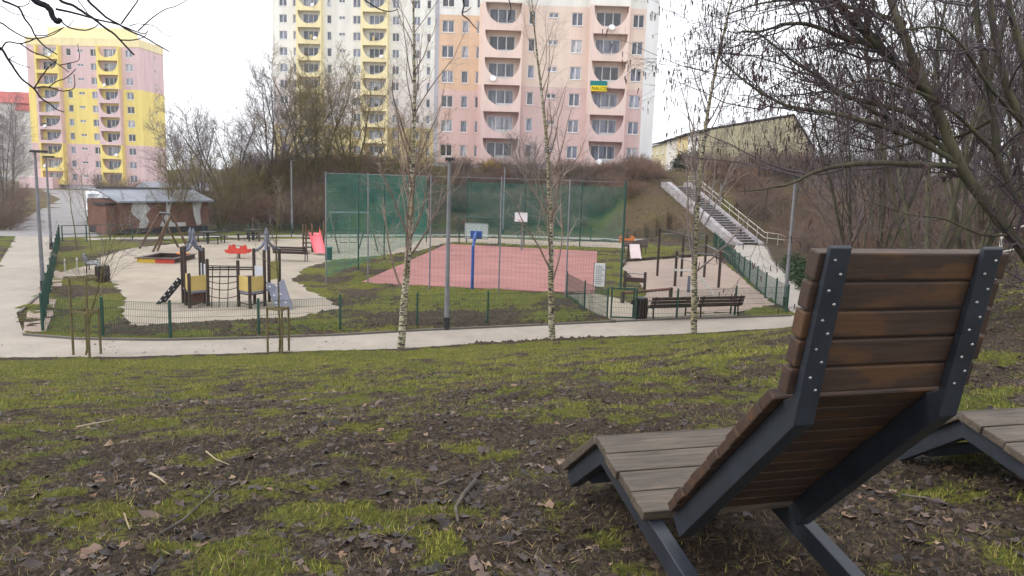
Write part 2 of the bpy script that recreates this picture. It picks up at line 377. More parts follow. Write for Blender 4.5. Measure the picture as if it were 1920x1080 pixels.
sand_poly = [(-11.94, 23.15), (-9.29, 24.66), (-7.35, 25.38), (-6.41, 27.48), (-8.23, 30.77), (-10.25, 34.45), (-10.86, 39.60), (-10.39, 42.33), (-6.43, 49.24), (-5.25, 55.33), (-4.5, 57.2), (8.6, 56.4), (9.8, 57.5), (9.6, 61.6), (-2.7, 62.2), (-14.07, 57.6), (-20.6, 53.2), (-23.59, 46.15), (-22.89, 41.52), (-21.38, 37.51), (-21.08, 34.35), (-20.14, 32.87), (-19.27, 34.20), (-17.22, 31.98), (-14.81, 28.10), (-13.31, 24.97)]
sheet('sand_area', sand_poly, .024, 'sand', .14)
sheet('gravel_area', [(4.91, 28.55), (6.27, 34.05), (6.37, 42.85), (7.04, 46.64), (14.08, 52.67), (13.76, 49.15), (11.21, 31.44), (9.04, 29.27), (7.10, 28.70)], .02, 'gravel', .1)
sheet('sand_path', [(2.39, 32.32), (3.81, 32.91), (4.70, 31.60), (5.16, 29.56), (7.04, 28.46), (8.85, 29.01), (8.72, 28.18), (6.52, 27.07), (4.48, 26.63), (3.59, 26.48), (2.98, 29.17)], .028, 'sand', .08)
sheet('sports_court', [(-7.02, 34.09), (3.69, 32.89), (6.02, 53.21), (-4.94, 55.44)], .034, 'rubber')

# ---------------------------------------------------------------- the ground: one sheet to the horizon
def axis(segs):
    o = []
    for a, b, s in segs: o += list(np.arange(a, b, s))
    return np.array(o + [segs[-1][1]])
gx = axis([(-700, -120, 40), (-120, -40, 5), (-40, -15, .5), (-15, -5, .13), (-5, 5, .055), (5, 15, .13), (15, 40, .5), (40, 120, 5), (120, 700, 40)])
gy = axis([(-60, -4, 6), (-4, 2, .4), (2, 8, .05), (8, 26, .11), (26, 70, .33), (70, 110, 1), (110, 200, 6), (200, 1000, 50)])
GX, GY = np.meshgrid(gx, gy)
hard = np.zeros(GX.shape, bool)
for p in HARD: hard |= inside(p, GX, GY)
bz = base_z(GX, GY); bm_ = bumps(GX, GY); nn = np.interp(GX, [p[0] for p in NEAR], [p[1] for p in NEAR]) - GY; bm_ = np.where(nn > 0, bm_ * np.clip(nn / 2, .2, 1), bm_)
flat = (bz < .02)
GZ = bz + np.where(flat, np.maximum(bm_ * 1.3 + .035, .0), bm_)
GZ = np.where(hard, -.07, GZ)
GR = np.where(hard, .15, grass_amt(GX, GY)); LT = np.maximum(ss(.3, 1.2, bz) * (GY > 27), (GY > 66) * 1.0)
ny, nx = GX.shape
idx = np.arange(ny * nx).reshape(ny, nx)
Fq = np.stack([idx[:-1, :-1], idx[:-1, 1:], idx[1:, 1:], idx[1:, :-1]], -1).reshape(-1, 4)
me = mesh_np('ground', np.stack([GX, GY, GZ], -1).reshape(-1, 3), Fq, ['ground'], smooth=True)
a = me.attributes.new('grass', 'FLOAT', 'POINT'); a.data.foreach_set('value', GR.astype(np.float32).ravel())
a = me.attributes.new('litter', 'FLOAT', 'POINT'); a.data.foreach_set('value', LT.astype(np.float32).ravel())
structure(link('ground', me))
def surf(x, y):
    """height of the ground mesh at points (numpy arrays)"""
    i = np.clip(np.searchsorted(gx, x) - 1, 0, nx - 2); j = np.clip(np.searchsorted(gy, y) - 1, 0, ny - 2)
    fx = (x - gx[i]) / (gx[i + 1] - gx[i]); fy = (y - gy[j]) / (gy[j + 1] - gy[j])
    return (GZ[j, i] * (1 - fx) + GZ[j, i + 1] * fx) * (1 - fy) + (GZ[j + 1, i] * (1 - fx) + GZ[j + 1, i + 1] * fx) * fy
def sz(x, y): return float(surf(np.array([float(x)]), np.array([float(y)]))[0])
# kerb strips and timber edging
def kerb(name, pts, wd=.08, ht=.10, m='edging'):
    b = MB()
    for p, q in zip(pts[:-1], pts[1:]): b.beam((p[0], p[1], ht / 2 - .02), (q[0], q[1], ht / 2 - .02), wd, ht)
    structure(b.build(name, m))
kerb('kerb', FAR[:-1] + [(10.9, 28.7)])
kerb('kerb_left', [(-16.5, 24.6), (-18.56, 29.3), (-22.65, 36.45), (-31.5, 51.45)])
kerb('gravel_edging', [(6.61, 44.51), (7.09, 46.96), (14.18, 53.08), (13.85, 49.50)], .14, .2, 'dark_log')
kerb('kerb_right', [(13.35, 27.8), (13.97, 33.6), (15.27, 40.6), (17.77, 51), (21.35, 63.0)])
structure(MB().prism(rough_edge([(-16.3, 24.7), (-14.45, 21.6), (-13.9, 21.9), (-20.6, 34.0), (-22.2, 35.6)], .5, .04), 'z', -.09, .032).build('gravel_verge', 'gravel'))

# ---------------------------------------------------------------- stairway
sb, st = Vector((20.1, 63.9, 0)), Vector((15.9, 72.9, 0)); NS = 24; RISE = 4.7 / NS
sd = (st - sb).normalized(); sn = Vector((sd.y, -sd.x, 0))
stairs = thing('stairway', 'long concrete stairway climbing the bank beside the fitness area', 'stairs', (sb.x, sb.y, 0), math.atan2(sd.y, sd.x))
run = (st - sb).length / NS
for k in range(NS):
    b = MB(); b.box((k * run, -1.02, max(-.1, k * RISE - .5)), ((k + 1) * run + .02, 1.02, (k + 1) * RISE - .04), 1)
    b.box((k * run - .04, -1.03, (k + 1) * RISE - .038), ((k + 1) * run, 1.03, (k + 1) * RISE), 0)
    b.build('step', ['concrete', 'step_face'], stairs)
for s_ in (1, -1):
    part('side_wall', 'concrete', stairs, lambda b: b.prism([(-.6, -.3), (-.6, .16), (.1, .42), (NS * run, 4.7 + .42), (NS * run + .8, 5.12), (NS * run + .8, 3.4), (NS * run * .7, 1.3), (NS * run * .3, -.3)], 'y', s_ * 1.05, s_ * (1.62 if s_ > 0 else 1.3)))
def hand(yy, nm):
    h = thing(nm, 'cream tubular handrail along the right side of the concrete stairway', 'handrail', (sb.x, sb.y, 0), math.atan2(sd.y, sd.x))
    n = 11; L = NS * run
    z = lambda x: 4.7 * min(max(x / L, 0), 1)
    for i in range(n):
        x = -1.6 + i * (L + 2.6) / (n - 1)
        part('post', 'cream_metal', h, lambda b: b.tube([(x, yy, z(x) - .1), (x, yy, z(x) + 1.05)], .028, 6))
    for hh in (1.05, .6):
        part('rail', 'cream_metal', h, lambda b: b.tube([(-2.4, yy, hh - .15 if hh > .8 else hh), (-1.6, yy, hh), (0, yy, hh), (L, yy, 4.7 + hh), (L + 1, yy, 4.7 + hh)], .032, 6))
hand(-1.75, 'handrail')
landing = sheet('stair_landing', [(15.2, 72.4), (17.4, 73.3), (16.4, 78), (13.6, 78)], 4.72, 'paving_grey', th=.5)

# ---------------------------------------------------------------- apartment towers
WIN = {}
def window_mesh(wd, ht, kind):
    k = (round(wd, 2), round(ht, 2), kind)
    if k in WIN: return WIN[k]
    f = MB(); t_ = .075; d0, d1 = .10, .17
    f.box((0, d0, 0), (t_, d1, ht)).box((wd - t_, d0, 0), (wd, d1, ht)).box((t_, d0, 0), (wd - t_, d1, t_)).box((t_, d0, ht - t_), (wd - t_, d1, ht))
    f.box((-.06, -.05, -.06), (wd + .06, d0 + .03, -.005))
    ms = {'double': [.5], 'single': [], 'slot': [.5], 'loggia': [.34, .67], 'wide': [.33]}[kind]
    for u in ms: f.box((wd * u - .05, d0 - .01, t_), (wd * u + .05, d1 - .01, ht - t_))
    if kind == 'loggia': f.box((wd * .36, d0 - .005, .1), (wd - t_, d1 - .02, .75))
    p = MB(); p.box((.04, .135, .04), (wd - .04, .16, ht - .04))
    WIN[k] = (f.mesh('window', 'frame_white'), p.mesh('pane', 'pane')); return WIN[k]
BAL = {}
def balcony_mesh(wd, fh, style, m):
    k = (round(wd, 2), style, m)
    if k in BAL: return BAL[k]
    b = MB(); dep = 1.25; th = .12; n = 22
    xl, xr = (.34, wd - .16); zb = fh * .20; top = fh * .97
    def zc(x):
        u = (x - xl) / (xr - xl); rl, rr = style; e = 0
        if rl and u < rl: e = max(e, 1 - math.sqrt(max(0, 1 - ((rl - u) / rl) ** 2)))
        if rr and u > 1 - rr: e = max(e, 1 - math.sqrt(max(0, 1 - ((u - 1 + rr) / rr) ** 2)))
        return zb + e * (top - zb) * .97
    xs = [xl + (xr - xl) * (1 - math.cos(math.pi * i / n)) / 2 for i in range(n + 1)]
    for i in range(n):
        x0, x1 = xs[i], xs[i + 1]; a0, a1 = zc(x0), zc(x1)
        b.add([(x0, -dep, 0), (x1, -dep, 0), (x1, -dep, a1), (x0, -dep, a0), (x0, -dep + th, 0), (x1, -dep + th, 0), (x1, -dep + th, a1), (x0, -dep + th, a0)],
              [(0, 1, 2, 3), (7, 6, 5, 4), (3, 2, 6, 7)])
    b.box((0, -dep, 0), (xl, -dep + th, fh)).box((xr, -dep, 0), (wd, -dep + th, fh)).box((xl, -dep, top), (xr, -dep + th, fh))
    b.box((0, -dep + th, 0), (th, 0, fh)).box((wd - th, -dep + th, 0), (wd, 0, fh)).box((th, -dep + th, 0), (wd - th, 0, .14))
    BAL[k] = b.mesh('balcony', m); return BAL[k]
def rail_mesh(wd):
    k = ('rail', round(wd, 2))
    if k in BAL: return BAL[k]
    b = MB(); b.box((.3, -1.0, .95), (wd - .2, -.96, .99))
    for i in range(int((wd - .5) / .14)): b.box((.32 + i * .14, -.99, .14), (.345 + i * .14, -.97, .95))
    BAL[k] = b.mesh('railing', 'grey_metal'); return BAL[k]
def dish_mesh():
    if 'dish' not in BAL: BAL['dish'] = MB().tube([(0, 0, 0), (0, -.06, .02), (0, -.12, .05)], [.08, .26, .34], 12).mesh('satellite_dish', 'white_paint')
    return BAL['dish']
def box_mesh(i):
    if ('box', i) not in BAL: BAL['box', i] = MB().box((0, 0, 0), ((.5, .8, .35)[i], .4, (1.1, .6, 1.4)[i])).mesh('storage_box', ('bin_wood', 'pale_panel', 'w_ochre')[i])
    return BAL['box', i]
def tower(name, label, loc, rz, W, D, nfl, fh, cols, bands, base=0.6, roof=.6, side_cols=(), roof_m='w_cream', side_m=None, extra=None):
    """cols: (kind, x0, x1, sill, head, style); bands(floor, x) -> wall material; balcony material from bands(floor, 'b')"""
    root = thing(name, label, 'apartment building', loc, rz)
    mats = []
    def mi(m):
        if m not in mats: mats.append(m)
        return mats.index(m)
    def face_wall(cl, Wd, fl_m, put):
        b = MB(); rv = .2
        xs = [0.] + [v for c in cl for v in (c[1], c[2])] + [Wd]
        for fl in range(nfl):
            z0, z1 = fl * fh, (fl + 1) * fh
            for i in range(len(xs) - 1):
                x0, x1 = xs[i], xs[i + 1]
                if x1 - x0 < 1e-3: continue
                q = lambda a, c, d, e, y=0., m_=None: b.add([put(a, y, d), put(c, y, d), put(c, y, e), put(a, y, e)], [(0, 1, 2, 3)], mi(m_ or fl_m(fl, (x0 + x1) / 2)))
                c = cl[(i - 1) // 2] if i % 2 == 1 else None
                if c is None: q(x0, x1, z0, z1); continue
                sl_, hd = z0 + c[3], z0 + c[4]
                q(x0, x1, z0, sl_); q(x0, x1, hd, z1)
                mm = mi(fl_m(fl, (x0 + x1) / 2))
                for (a1, a2, c1, c2) in ((x0, sl_, x1, sl_), (x1, sl_, x1, hd), (x1, hd, x0, hd), (x0, hd, x0, sl_)):
                    b.add([put(a1, 0, a2), put(c1, 0, c2), put(c1, rv, c2), put(a1, rv, a2)], [(0, 1, 2, 3)], mm)
        return b
    fw_ = face_wall([c if c[0] != 'bal' else ('bal', c[1] + c[6][0], c[1] + c[6][1], c[3], c[4]) for c in cols], W, bands, lambda x, y, z: (x, y, z))
    H = nfl * fh
    for fl in range(nfl):
        z0, z1 = fl * fh, (fl + 1) * fh; m_ = mi(side_m or bands(fl, W))
        if not side_cols: fw_.add([(W, 0, z0), (W, D, z0), (W, D, z1), (W, 0, z1)], [(0, 1, 2, 3)], m_)
        m_ = mi(bands(fl, 0.)); fw_.add([(0, D, z0), (0, 0, z0), (0, 0, z1), (0, D, z1)], [(0, 1, 2, 3)], m_)
        fw_.add([(W, D, z0), (0, D, z0), (0, D, z1), (W, D, z1)], [(0, 1, 2, 3)], m_)
    if side_cols:
        s_ = face_wall(side_cols, D, lambda fl, x: side_m or bands(fl, W), lambda x, y, z: (W - y, x, z)); fw_.add(s_.v, s_.f); fw_.m[-len(s_.m):] = s_.m
    bw = MB(); bw.v, bw.f, bw.m = fw_.v, fw_.f, fw_.m
    me = bpy.data.meshes.new('wall'); me.from_pydata(bw.v, [], bw.f)
    for m in mats: me.materials.append(MC[m])
    me.polygons.foreach_set('material_index', bw.m); me.update(); link('wall', me, root)
    part('plinth', 'w_grey', root, lambda b: b.box((.12, .12, -base - 3), (W - .12, D - .1, .0)))
    part('roof', roof_m, root, lambda b: b.box((-.08, -.08, H), (W + .08, D + .08, H + roof)))
    for fl in range(nfl):
        for c in cols:
            x0, x1 = c[1], c[2]
            if c[0] == 'bal':
                bo = link('balcony', balcony_mesh(x1 - x0, fh, c[5], bands(fl, 'b')), root, (x0, 0, fl * fh))
                f, p = window_mesh(c[6][1] - c[6][0], c[4] - c[3], 'loggia')
                wo = link('window', f, bo, (c[6][0], 0, c[3])); link('pane', p, bo, (c[6][0], 0, c[3]))
                if random.random() < .4: link('railing', rail_mesh(x1 - x0), bo)
                if random.random() < .3: link('satellite_dish', dish_mesh(), bo, (random.uniform(.8, x1 - x0 - .8), -1.28, random.uniform(.5, .9)))
                if random.random() < .35: link('storage_box', box_mesh(random.randrange(3)), bo, (random.uniform(.6, x1 - x0 - 1.3), -.9, .141))
            else:
                f, p = window_mesh(x1 - x0, c[4] - c[3], c[0])
                wo = link('window', f, root, (x0, 0, fl * fh + c[3])); link('pane', p, wo)
        for c in side_cols:
            f, p = window_mesh(c[2] - c[1], c[4] - c[3], c[0])
            wo = link('window', f, root, (W, c[1], fl * fh + c[3]), math.pi / 2); link('pane', p, wo)
    return root
FH = 2.8
# salmon and pink tower right behind the court
SB = lambda fl, x: ('w_pink' if fl < 3 else 'w_peach' if fl < 6 else 'w_cream') if x != 'b' else ('w_pink' if fl < 2 else 'w_salmon' if fl < 6 else 'w_cream')
U = (.5, .38); U2 = (.38, .5)
salmon = tower('apartment_tower', 'pink and peach tower block with round cut balconies behind the court', (-4.35, 83, 6.5), rad(.6), 17.8, 12, 9, FH,
      [('bal', .35, 4.65, .2, 2.35, U, (.7, 3.5)), ('single', 5.28, 6.0, .85, 2.2), ('slot', 7.4, 8.45, 1.6, 2.1), ('double', 9.85, 11.05, .85, 2.2),
       ('bal', 11.75, 15.9, .2, 2.35, U2, (.7, 3.4)), ('double', 16.4, 17.6, .85, 2.2)], SB, roof_m='w_cream', side_m='w_white')
part('corner_strip', 'w_white', salmon, lambda b: b.box((17.8, -.02, -.3), (19.2, 11.9, 9 * FH + .5)))
OB = lambda fl, x: 'w_pink' if fl < 3 else 'w_orange' if fl < 6 else 'w_white'
tower('apartment_wing', 'orange and pink set back wing at the left of the peach tower', (-9.25, 89, 6.5), rad(.6), 5.2, 8, 9, FH,
      [('double', .3, 1.7, .85, 2.2), ('single', 2.6, 3.4, .85, 2.2), ('single', 4.25, 4.85, .85, 2.2)], OB, roof_m='w_white')
# yellow and cream tower
YB = lambda fl, x: 'w_byellow' if x == 'b' else ('w_ochre' if fl < 3 else 'w_lilac' if fl < 6 else 'w_cream')
tower('apartment_tower', 'cream tower block with two columns of yellow balconies', (-43.7, 137, 4.9), rad(-3), 28.9, 14, 12, FH,
      [('double', 1.2, 2.6, .85, 2.25), ('single', 3.65, 4.25, .85, 2.25), ('bal', 4.6, 9.1, .2, 2.35, U, (.9, 3.6)), ('single', 9.75, 10.55, .85, 2.25), ('slot', 11.9, 13, 1.6, 2.1),
       ('double', 14.4, 15.75, .85, 2.25), ('bal', 16.1, 20.8, .2, 2.35, U2, (1.2, 3.8)), ('double', 21.4, 22.6, .85, 2.25), ('double', 25.1, 26.3, .85, 2.25), ('single', 27.5, 28.2, .85, 2.25)],
      YB, roof_m='w_cream', side_m='w_grey')
# pink and yellow tower at the left
def LB(fl, x):
    r = 9 - fl
    if x == 'b': return 'w_yellow' if (r < 3 or r >= 7) else 'w_rose'
    return 'w_rose' if (r < 3 or r >= 7) else 'w_yellow'
lt = tower('apartment_tower', 'pink and yellow banded tower block at the far left', (-100.4, 157, .9), rad(-1.5), 23.5, 9.6, 10, FH,
      [('single', 1.5, 2.1, .85, 2.25), ('bal', 2.4, 7.3, .2, 2.35, (.0, .5), (.9, 3.9)), ('single', 8.2, 9.2, .85, 2.25), ('slot', 10.5, 11.7, 1.6, 2.1), ('double', 13.2, 14.7, .85, 2.25),
       ('bal', 15.1, 19.6, .2, 2.35, (.4, .4), (.9, 3.6)), ('double', 20.4, 21.9, .85, 2.25)], LB, roof=1.6, roof_m='w_byellow',
      side_cols=[('slot', 5.6, 6.3, 1.3, 2.0)], side_m=None)
part('penthouse', 'w_byellow', lt, lambda b: b.box((3, 2.5, 10 * FH + 1.6), (19, 8, 10 * FH + 4.1)))
part('entrance', 'w_rose', lt, lambda b: b.box((-1, -3.2, -.9), (6, -.02, 1.4)))
# pale block with a red roof, further left
rb = thing('apartment_block', 'pale apartment block with a red roof at the left edge', 'apartment building', (-147, 205, 0), rad(8))
part('wall', 'w_block', rb, lambda b: b.box((0, 0, -.5), (22, 12, 21)))
part('roof', 'roof_red', rb, lambda b: b.prism([(-.6, 21), (6, 24.5), (12.6, 21)], 'x', -.5, 22.5))
part('bay', 'w_block', rb, lambda b: b.box((12, -1.2, -.5), (19, -.01, 19)))
part('bay_roof', 'roof_red', rb, lambda b: b.prism([(-1.6, 19), (0, 21.2), (0, 19)], 'x', 11.6, 19.4))
for fl in range(7):
    for x, y in ((2.2, 0), (6.2, 0), (9.4, 0), (13, -1.2), (16, -1.2)):
        f, p = window_mesh(1.8, 1.5, 'double'); wo = link('window', f, rb, (x, y - .13, fl * 2.8 + 1.2)); link('pane', p, wo)
    part('balcony', 'grey_metal', rb, lambda b: b.box((1.6, -1.3, fl * 2.8 + .2), (8.2, -.01, fl * 2.8 + .35)).box((1.6, -1.3, fl * 2.8 + .35), (8.2, -1.24, fl * 2.8 + 1.2)))
# banner on a balcony of the peach tower
bn = thing('banner', 'teal and yellow banner with black lettering hung on a peach balcony', 'banner', (7.71, 81.85, 15.55))
part('cloth', 'banner_teal', bn, lambda b: b.box((-.05, -.03, -.55), (1.75, .0, 0)))
part('cloth', 'banner_yellow', bn, lambda b: b.box((.05, -.06, -1.08), (1.75, -.035, -.5)))
cu = bpy.data.curves.new('lettering', 'FONT'); cu.body = 'NALCZK?'; cu.size = .46; cu.extrude = .004; cu.space_character = 1.0
to = bpy.data.objects.new('lettering', cu); col.objects.link(to); dg = bpy.context.evaluated_depsgraph_get()
tm = bpy.data.meshes.new_from_object(to.evaluated_get(dg)); bpy.data.objects.remove(to); tm.materials.clear(); tm.materials.append(MC['ink'])
lo_ = link('lettering', tm, bn, (.12, -.068, -.95)); lo_.rotation_euler = (rad(90), 0, 0)

# ---------------------------------------------------------------- terraced houses up the bank on the right
def house(label, y0, y1, zt, wm, gable=False):
    x0, x1, zb = 24.1, 37.2, 6.2; ridge = zt + 2.1
    h = thing('terraced_house', label, 'house', (x0, y0, zb), 0, 'row of terraced houses above the stairs'); Wd = x1 - x0; L = y1 - y0; e = zt - zb
    part('wall', wm, h, lambda b: b.prism([(0, -2), (0, e), (Wd * .78, e + 2.0), (Wd, e - 2.2), (Wd, -2)], 'y', 0, L))
    part('roof', 'roof_dark', h, lambda b: b.prism([(-.5, e + .02), (Wd * .78, e + 2.12), (Wd + .3, e - 2.3), (Wd + .3, e - 2.1), (Wd * .78, e + 2.32), (-.5, e + .22)], 'y', -.12, L - .14))
    n = max(1, int(L / 4))
    for i in range(n):
        for z in (1.0, 3.6):
            f, p = window_mesh(1.3, 1.3, 'double'); wo = link('window', f, h, (-.13, (i + .7) * L / n, z), -math.pi / 2); link('pane', p, wo)
    part('chimney', 'w_grey', h, lambda b: b.box((Wd * .4, L * .5, e + .9), (Wd * .4 + .5, L * .5 + .5, e + 2.0)))
    return h
house('beige end house with a plain windowless gable above the thicket', 95, 101, 11.7, 'w_beige')
house('white terraced house next to the beige gable', 101.02, 107, 11.75, 'w_white')
house('ochre terraced house between two white ones', 107.02, 114, 11.7, 'w_ochre')
house('white terraced house with its roofline lower, far along the row', 114.02, 122, 11.6, 'w_block')
house('yellowish terraced house at the far end of the row', 122.02, 136, 11.5, 'w_beige')
k = thing('playhouse', 'small orange roofed wooden shelter at the top of the stairs', 'shelter', (31.75, 164.35, 5.70))
zk = 0
part('roof', 'orange_roof', k, lambda b: b.prism([(-1.3, 2.0), (0, 2.75), (1.3, 2.0)], 'x', -1.1, 1.1))
for sx in (-.9, .9):
    for sy in (-.9, .9): part('post', 'yellow_paint' if sx > 0 else 'dark_log', k, lambda b: b.box((sx - .08, sy - .08, -.8), (sx + .08, sy + .08, 2.05)))

# ---------------------------------------------------------------- garage shed and van by the street
kr = thing('garage_shed', 'red brown shed painted with white shapes under a grey metal roof', 'shed', (-28.6, 54.3, 0), rad(59))
part('wall', 'kiosk_red', kr, lambda b: b.box((0, 0, .45), (7.4, 4.2, 2.55)))
part('plinth', 'black_metal', kr, lambda b: b.box((.05, .04, -.1), (7.35, 4.15, .45)))
part('roof', 'roof_grey', kr, lambda b: b.prism([(-.35, 2.5), (2.4, 3.3), (4.5, 3.3), (4.5, 3.18), (2.4, 3.18), (-.35, 2.38)], 'x', -.35, 7.7))
part('ridge_cap', 'black_metal', kr, lambda b: b.box((-.3, 2.3, 3.32), (7.6, 2.5, 3.42)))
part('annex', 'kiosk_red', kr, lambda b: b.box((-.75, .5, 0), (-.02, 1.9, 2.2)))
part('annex_roof', 'black_metal', kr, lambda b: b.box((-.85, .4, 2.2), (-.01, 2.0, 2.32)))
for n_, poly in enumerate(([(1.55, 2.5), (2.6, 2.5), (3.3, 1.9), (2.75, 1.45), (3.1, 1.0), (2.75, .5), (2.0, .5), (2.2, 1.05), (1.5, 1.5), (1.35, 1.8)],
             [(4.9, 2.5), (5.6, 2.5), (5.1, 1.4), (5.5, .8), (6.9, .8), (7.0, .5), (4.5, .5), (4.2, .6), (4.9, 1.6)],
             [(7.7, 2.5), (8.9, 2.5), (8.6, 1.7), (8.7, .6), (8.2, .5), (7.9, 1.3)])):
    part('painted_shape', 'kiosk_white', kr, lambda b: b.prism([(u * .8 - .25, v) for u, v in poly], 'y', -.012, -.002))
gh = thing('garage_hall', 'long grey roofed garage behind the painted shed', 'garage', (-33.5, 70, 0), rad(40))
part('wall', 'kiosk_white', gh, lambda b: b.box((0, 0, -.2), (12, 6, 2.9)))
part('roof', 'roof_grey', gh, lambda b: b.prism([(-.3, 2.9), (3, 3.6), (6.3, 2.9)], 'x', -.3, 12.3))
for i in range(3): part('door', 'grey_metal', gh, lambda b: b.box((1 + i * 3.6, -.05, 0), (3.6 + i * 3.6, .0, 2.3)))
def van(loc, rz):
    v = thing('delivery_van', 'white delivery van parked beside the painted shed', 'van', loc, rz)
    prof = [(-3.0, .45), (-3.0, 2.55), (-2.9, 2.7), (1.15, 2.7), (1.45, 2.6), (2.15, 1.55), (2.85, 1.30), (3.0, 1.0), (3.0, .45)]
    b = MB(); b.prism(prof, 'y', -1.0, 1.0); b.build('body', 'van_white', v, bevel=.05, smooth=False)
    part('windscreen', 'pane', v, lambda b: b.add([(1.50, -.85, 2.57), (1.50, .85, 2.57), (2.17, .88, 1.58), (2.17, -.88, 1.58)], [(0, 1, 2, 3)]))
    for s_ in (-1, 1):
        part('side_window', 'pane', v, lambda b: b.prism([(.5, 1.6), (.5, 2.35), (1.35, 2.35), (1.85, 1.6)], 'y', s_ * 1.005, s_ * 1.012))
        part('headlight', 'frame_white', v, lambda b: b.box((2.99, s_ * .6 - .2, .95), (3.02, s_ * .6 + .2, 1.2)))
        for x in (-2.0, 1.95):
            wh = part('wheel', 'tyre', v, lambda b: b.tube([(x, s_ * .98, .36), (x, s_ * .78, .36)], .36, 18))
            part('rim', 'grey_metal', wh, lambda b: b.tube([(x, s_ * .985, .36), (x, s_ * .95, .36)], .2, 14))
    part('bumper', 'black_metal', v, lambda b: b.box((2.85, -.98, .4), (3.06, .98, .72)))
    part('sill', 'black_metal', v, lambda b: b.box((-2.98, -1.008, .3), (2.9, 1.008, .5)))
van((-36.6, 66.0, .01), rad(-60))

# ---------------------------------------------------------------- wire fences
def wire_panel(L, h, z0=.06, sp=.055, r=.0028, zs=None):
    b = MB(); n = max(2, int(L / sp))
    for i in range(n + 1): b.beam((i * L / n, 0, z0), (i * L / n, 0, h), 2 * r, 2 * r)
    for z in (zs or [z0 + .02, .25, .45, .65, .85, h - .02]): b.beam((0, .006, z), (L, .006, z), 2.6 * r, 2.6 * r)
    return b
POSTS = []
def fence(name, label, pts, h=1.1, step=2.5, post_h=1.18, split=True, sp=.055, r=.0032):
    P = []
    if split:
        for a, b in zip(pts[:-1], pts[1:]):
            a, b = Vector(a), Vector(b); k = max(1, round((b - a).length / step)); P += [a.lerp(b, i / k) for i in range(k)]
        P.append(Vector(pts[-1]))
    else: P = [Vector(p) for p in pts]
    root = thing(name, label, 'fence', (P[0].x, P[0].y, 0)); o = P[0]
    for i, p in enumerate(P):
        if all((p - t_).length > .08 for t_ in POSTS): POSTS.append(p.copy()); part('post', 'green_metal', root, lambda b: b.box((p.x - o.x - .03, p.y - o.y - .03, -.1), (p.x - o.x + .03, p.y - o.y + .03, post_h)))
        if i < len(P) - 1:
            q = P[i + 1]; d = q - p
            w_ = wire_panel(d.length, h, sp=sp, r=r).build('mesh_panel', 'green_metal', root, (p.x - o.x, p.y - o.y, 0), math.atan2(d.y, d.x))
    return root
fence('wire_fence', 'low green wire mesh fence along the near path', [(-14.08, 21.99), (-12.09, 21.67), (-9.98, 21.45), (-7.66, 22.25), (-5.46, 23.47), (-3.11, 24.36), (-0.80, 25.19), (1.4, 26.05), (3.5, 26.85)], split=False)
fence('wire_fence', 'green wire fence running off beside the left path', [(-14.08, 21.99), (-29.07, 47.64)], sp=.05, r=.004)
fence('wire_fence', 'green wire fence lining the right hand path up to the stairs', [(10.98, 29.37), (11.43, 33.35), (12.27, 38.40), (13.80, 47.30), (16.43, 61.03)], sp=.055, r=.0025)
fence('wire_fence', 'green wire fence behind the two dark benches', [(4.55, 26.9), (6.12, 27.21), (8.65, 28.51), (10.98, 29.37)], split=False)
fence('wire_fence', 'short green wire fence slanting from the gate to the court corner', [(3.5, 26.85), (2.83, 28.66), (2.33, 31.43)], split=False)
fence('wire_fence', 'far green wire fence along the back path', [(-22.2, 53.4), (-14.2, 58.2), (-2.7, 63.0), (9.6, 63.2), (13.6, 64.2), (16.43, 61.03)], step=3.2)
gt = thing('gate', 'green wire gate in the fence beside the dark litter bin', 'gate', (3.62, 26.9, 0), math.atan2(-.02, .85))
part('frame', 'green_metal', gt, lambda b: b.box((0, -.03, .06), (.06, .03, 1.2)).box((.80, -.03, .06), (.86, .03, 1.2)).box((.06, -.025, 1.14), (.8, .025, 1.19)).box((.06, -.025, .07), (.8, .025, .12)))
wire_panel(.74, 1.14, .1).build('mesh_panel', 'green_metal', gt, (.06, 0, 0))
part('latch', 'black_metal', gt, lambda b: b.box((.74, -.06, .62), (.86, -.03, .76)))
bl = thing('rail_fence', 'green tubular barrier between the play area and the street', 'barrier', (-29.1, 48.0, 0), math.atan2(50.9 - 48.0, 3.1))
for i in range(4): part('post', 'green_metal', bl, lambda b: b.box((i * 1.4 - .035, -.035, -.1), (i * 1.4 + .035, .035, 1.12)))
for z in (1.1, .55): part('rail', 'green_metal', bl, lambda b: b.box((.036, -.022, z - .025), (4.2, .022, z + .02)))

# ---------------------------------------------------------------- ball cage round the court
CF = [(-8.45, 33.60), (-6.60, 33.83), (-3.63, 32.48), (-0.58, 32.33), (2.27, 31.14), (5.00, 34.12)]
CB = [(-6.6, 56.5), (-3.6, 57.2), (.8, 57.0), (5.0, 56.2), (8.2, 55.6)]
cage = thing('ball_cage', 'tall green net enclosure round the red sports court', 'net fence', (0, 34, 0))
def cpost(p, h=5.05, r=.045, m='grey_metal'): part('post', m, cage, lambda b: b.tube([(p[0], p[1] - 34, -.1), (p[0], p[1] - 34, h)], r, 8))
LS = [Vector(CF[0]).lerp(Vector(CB[0]), t) for t in (.22, .45, .7)]; RS = [Vector(CF[-1]).lerp(Vector(CB[-1]), t) for t in (.33, .66)]
for p in CF: cpost(p, r=.034 if p is not CF[-1] else .05, m='grey_metal' if p is not CF[-1] else 'green_metal')
for p in CB + LS + RS: cpost(p, m='green_metal')
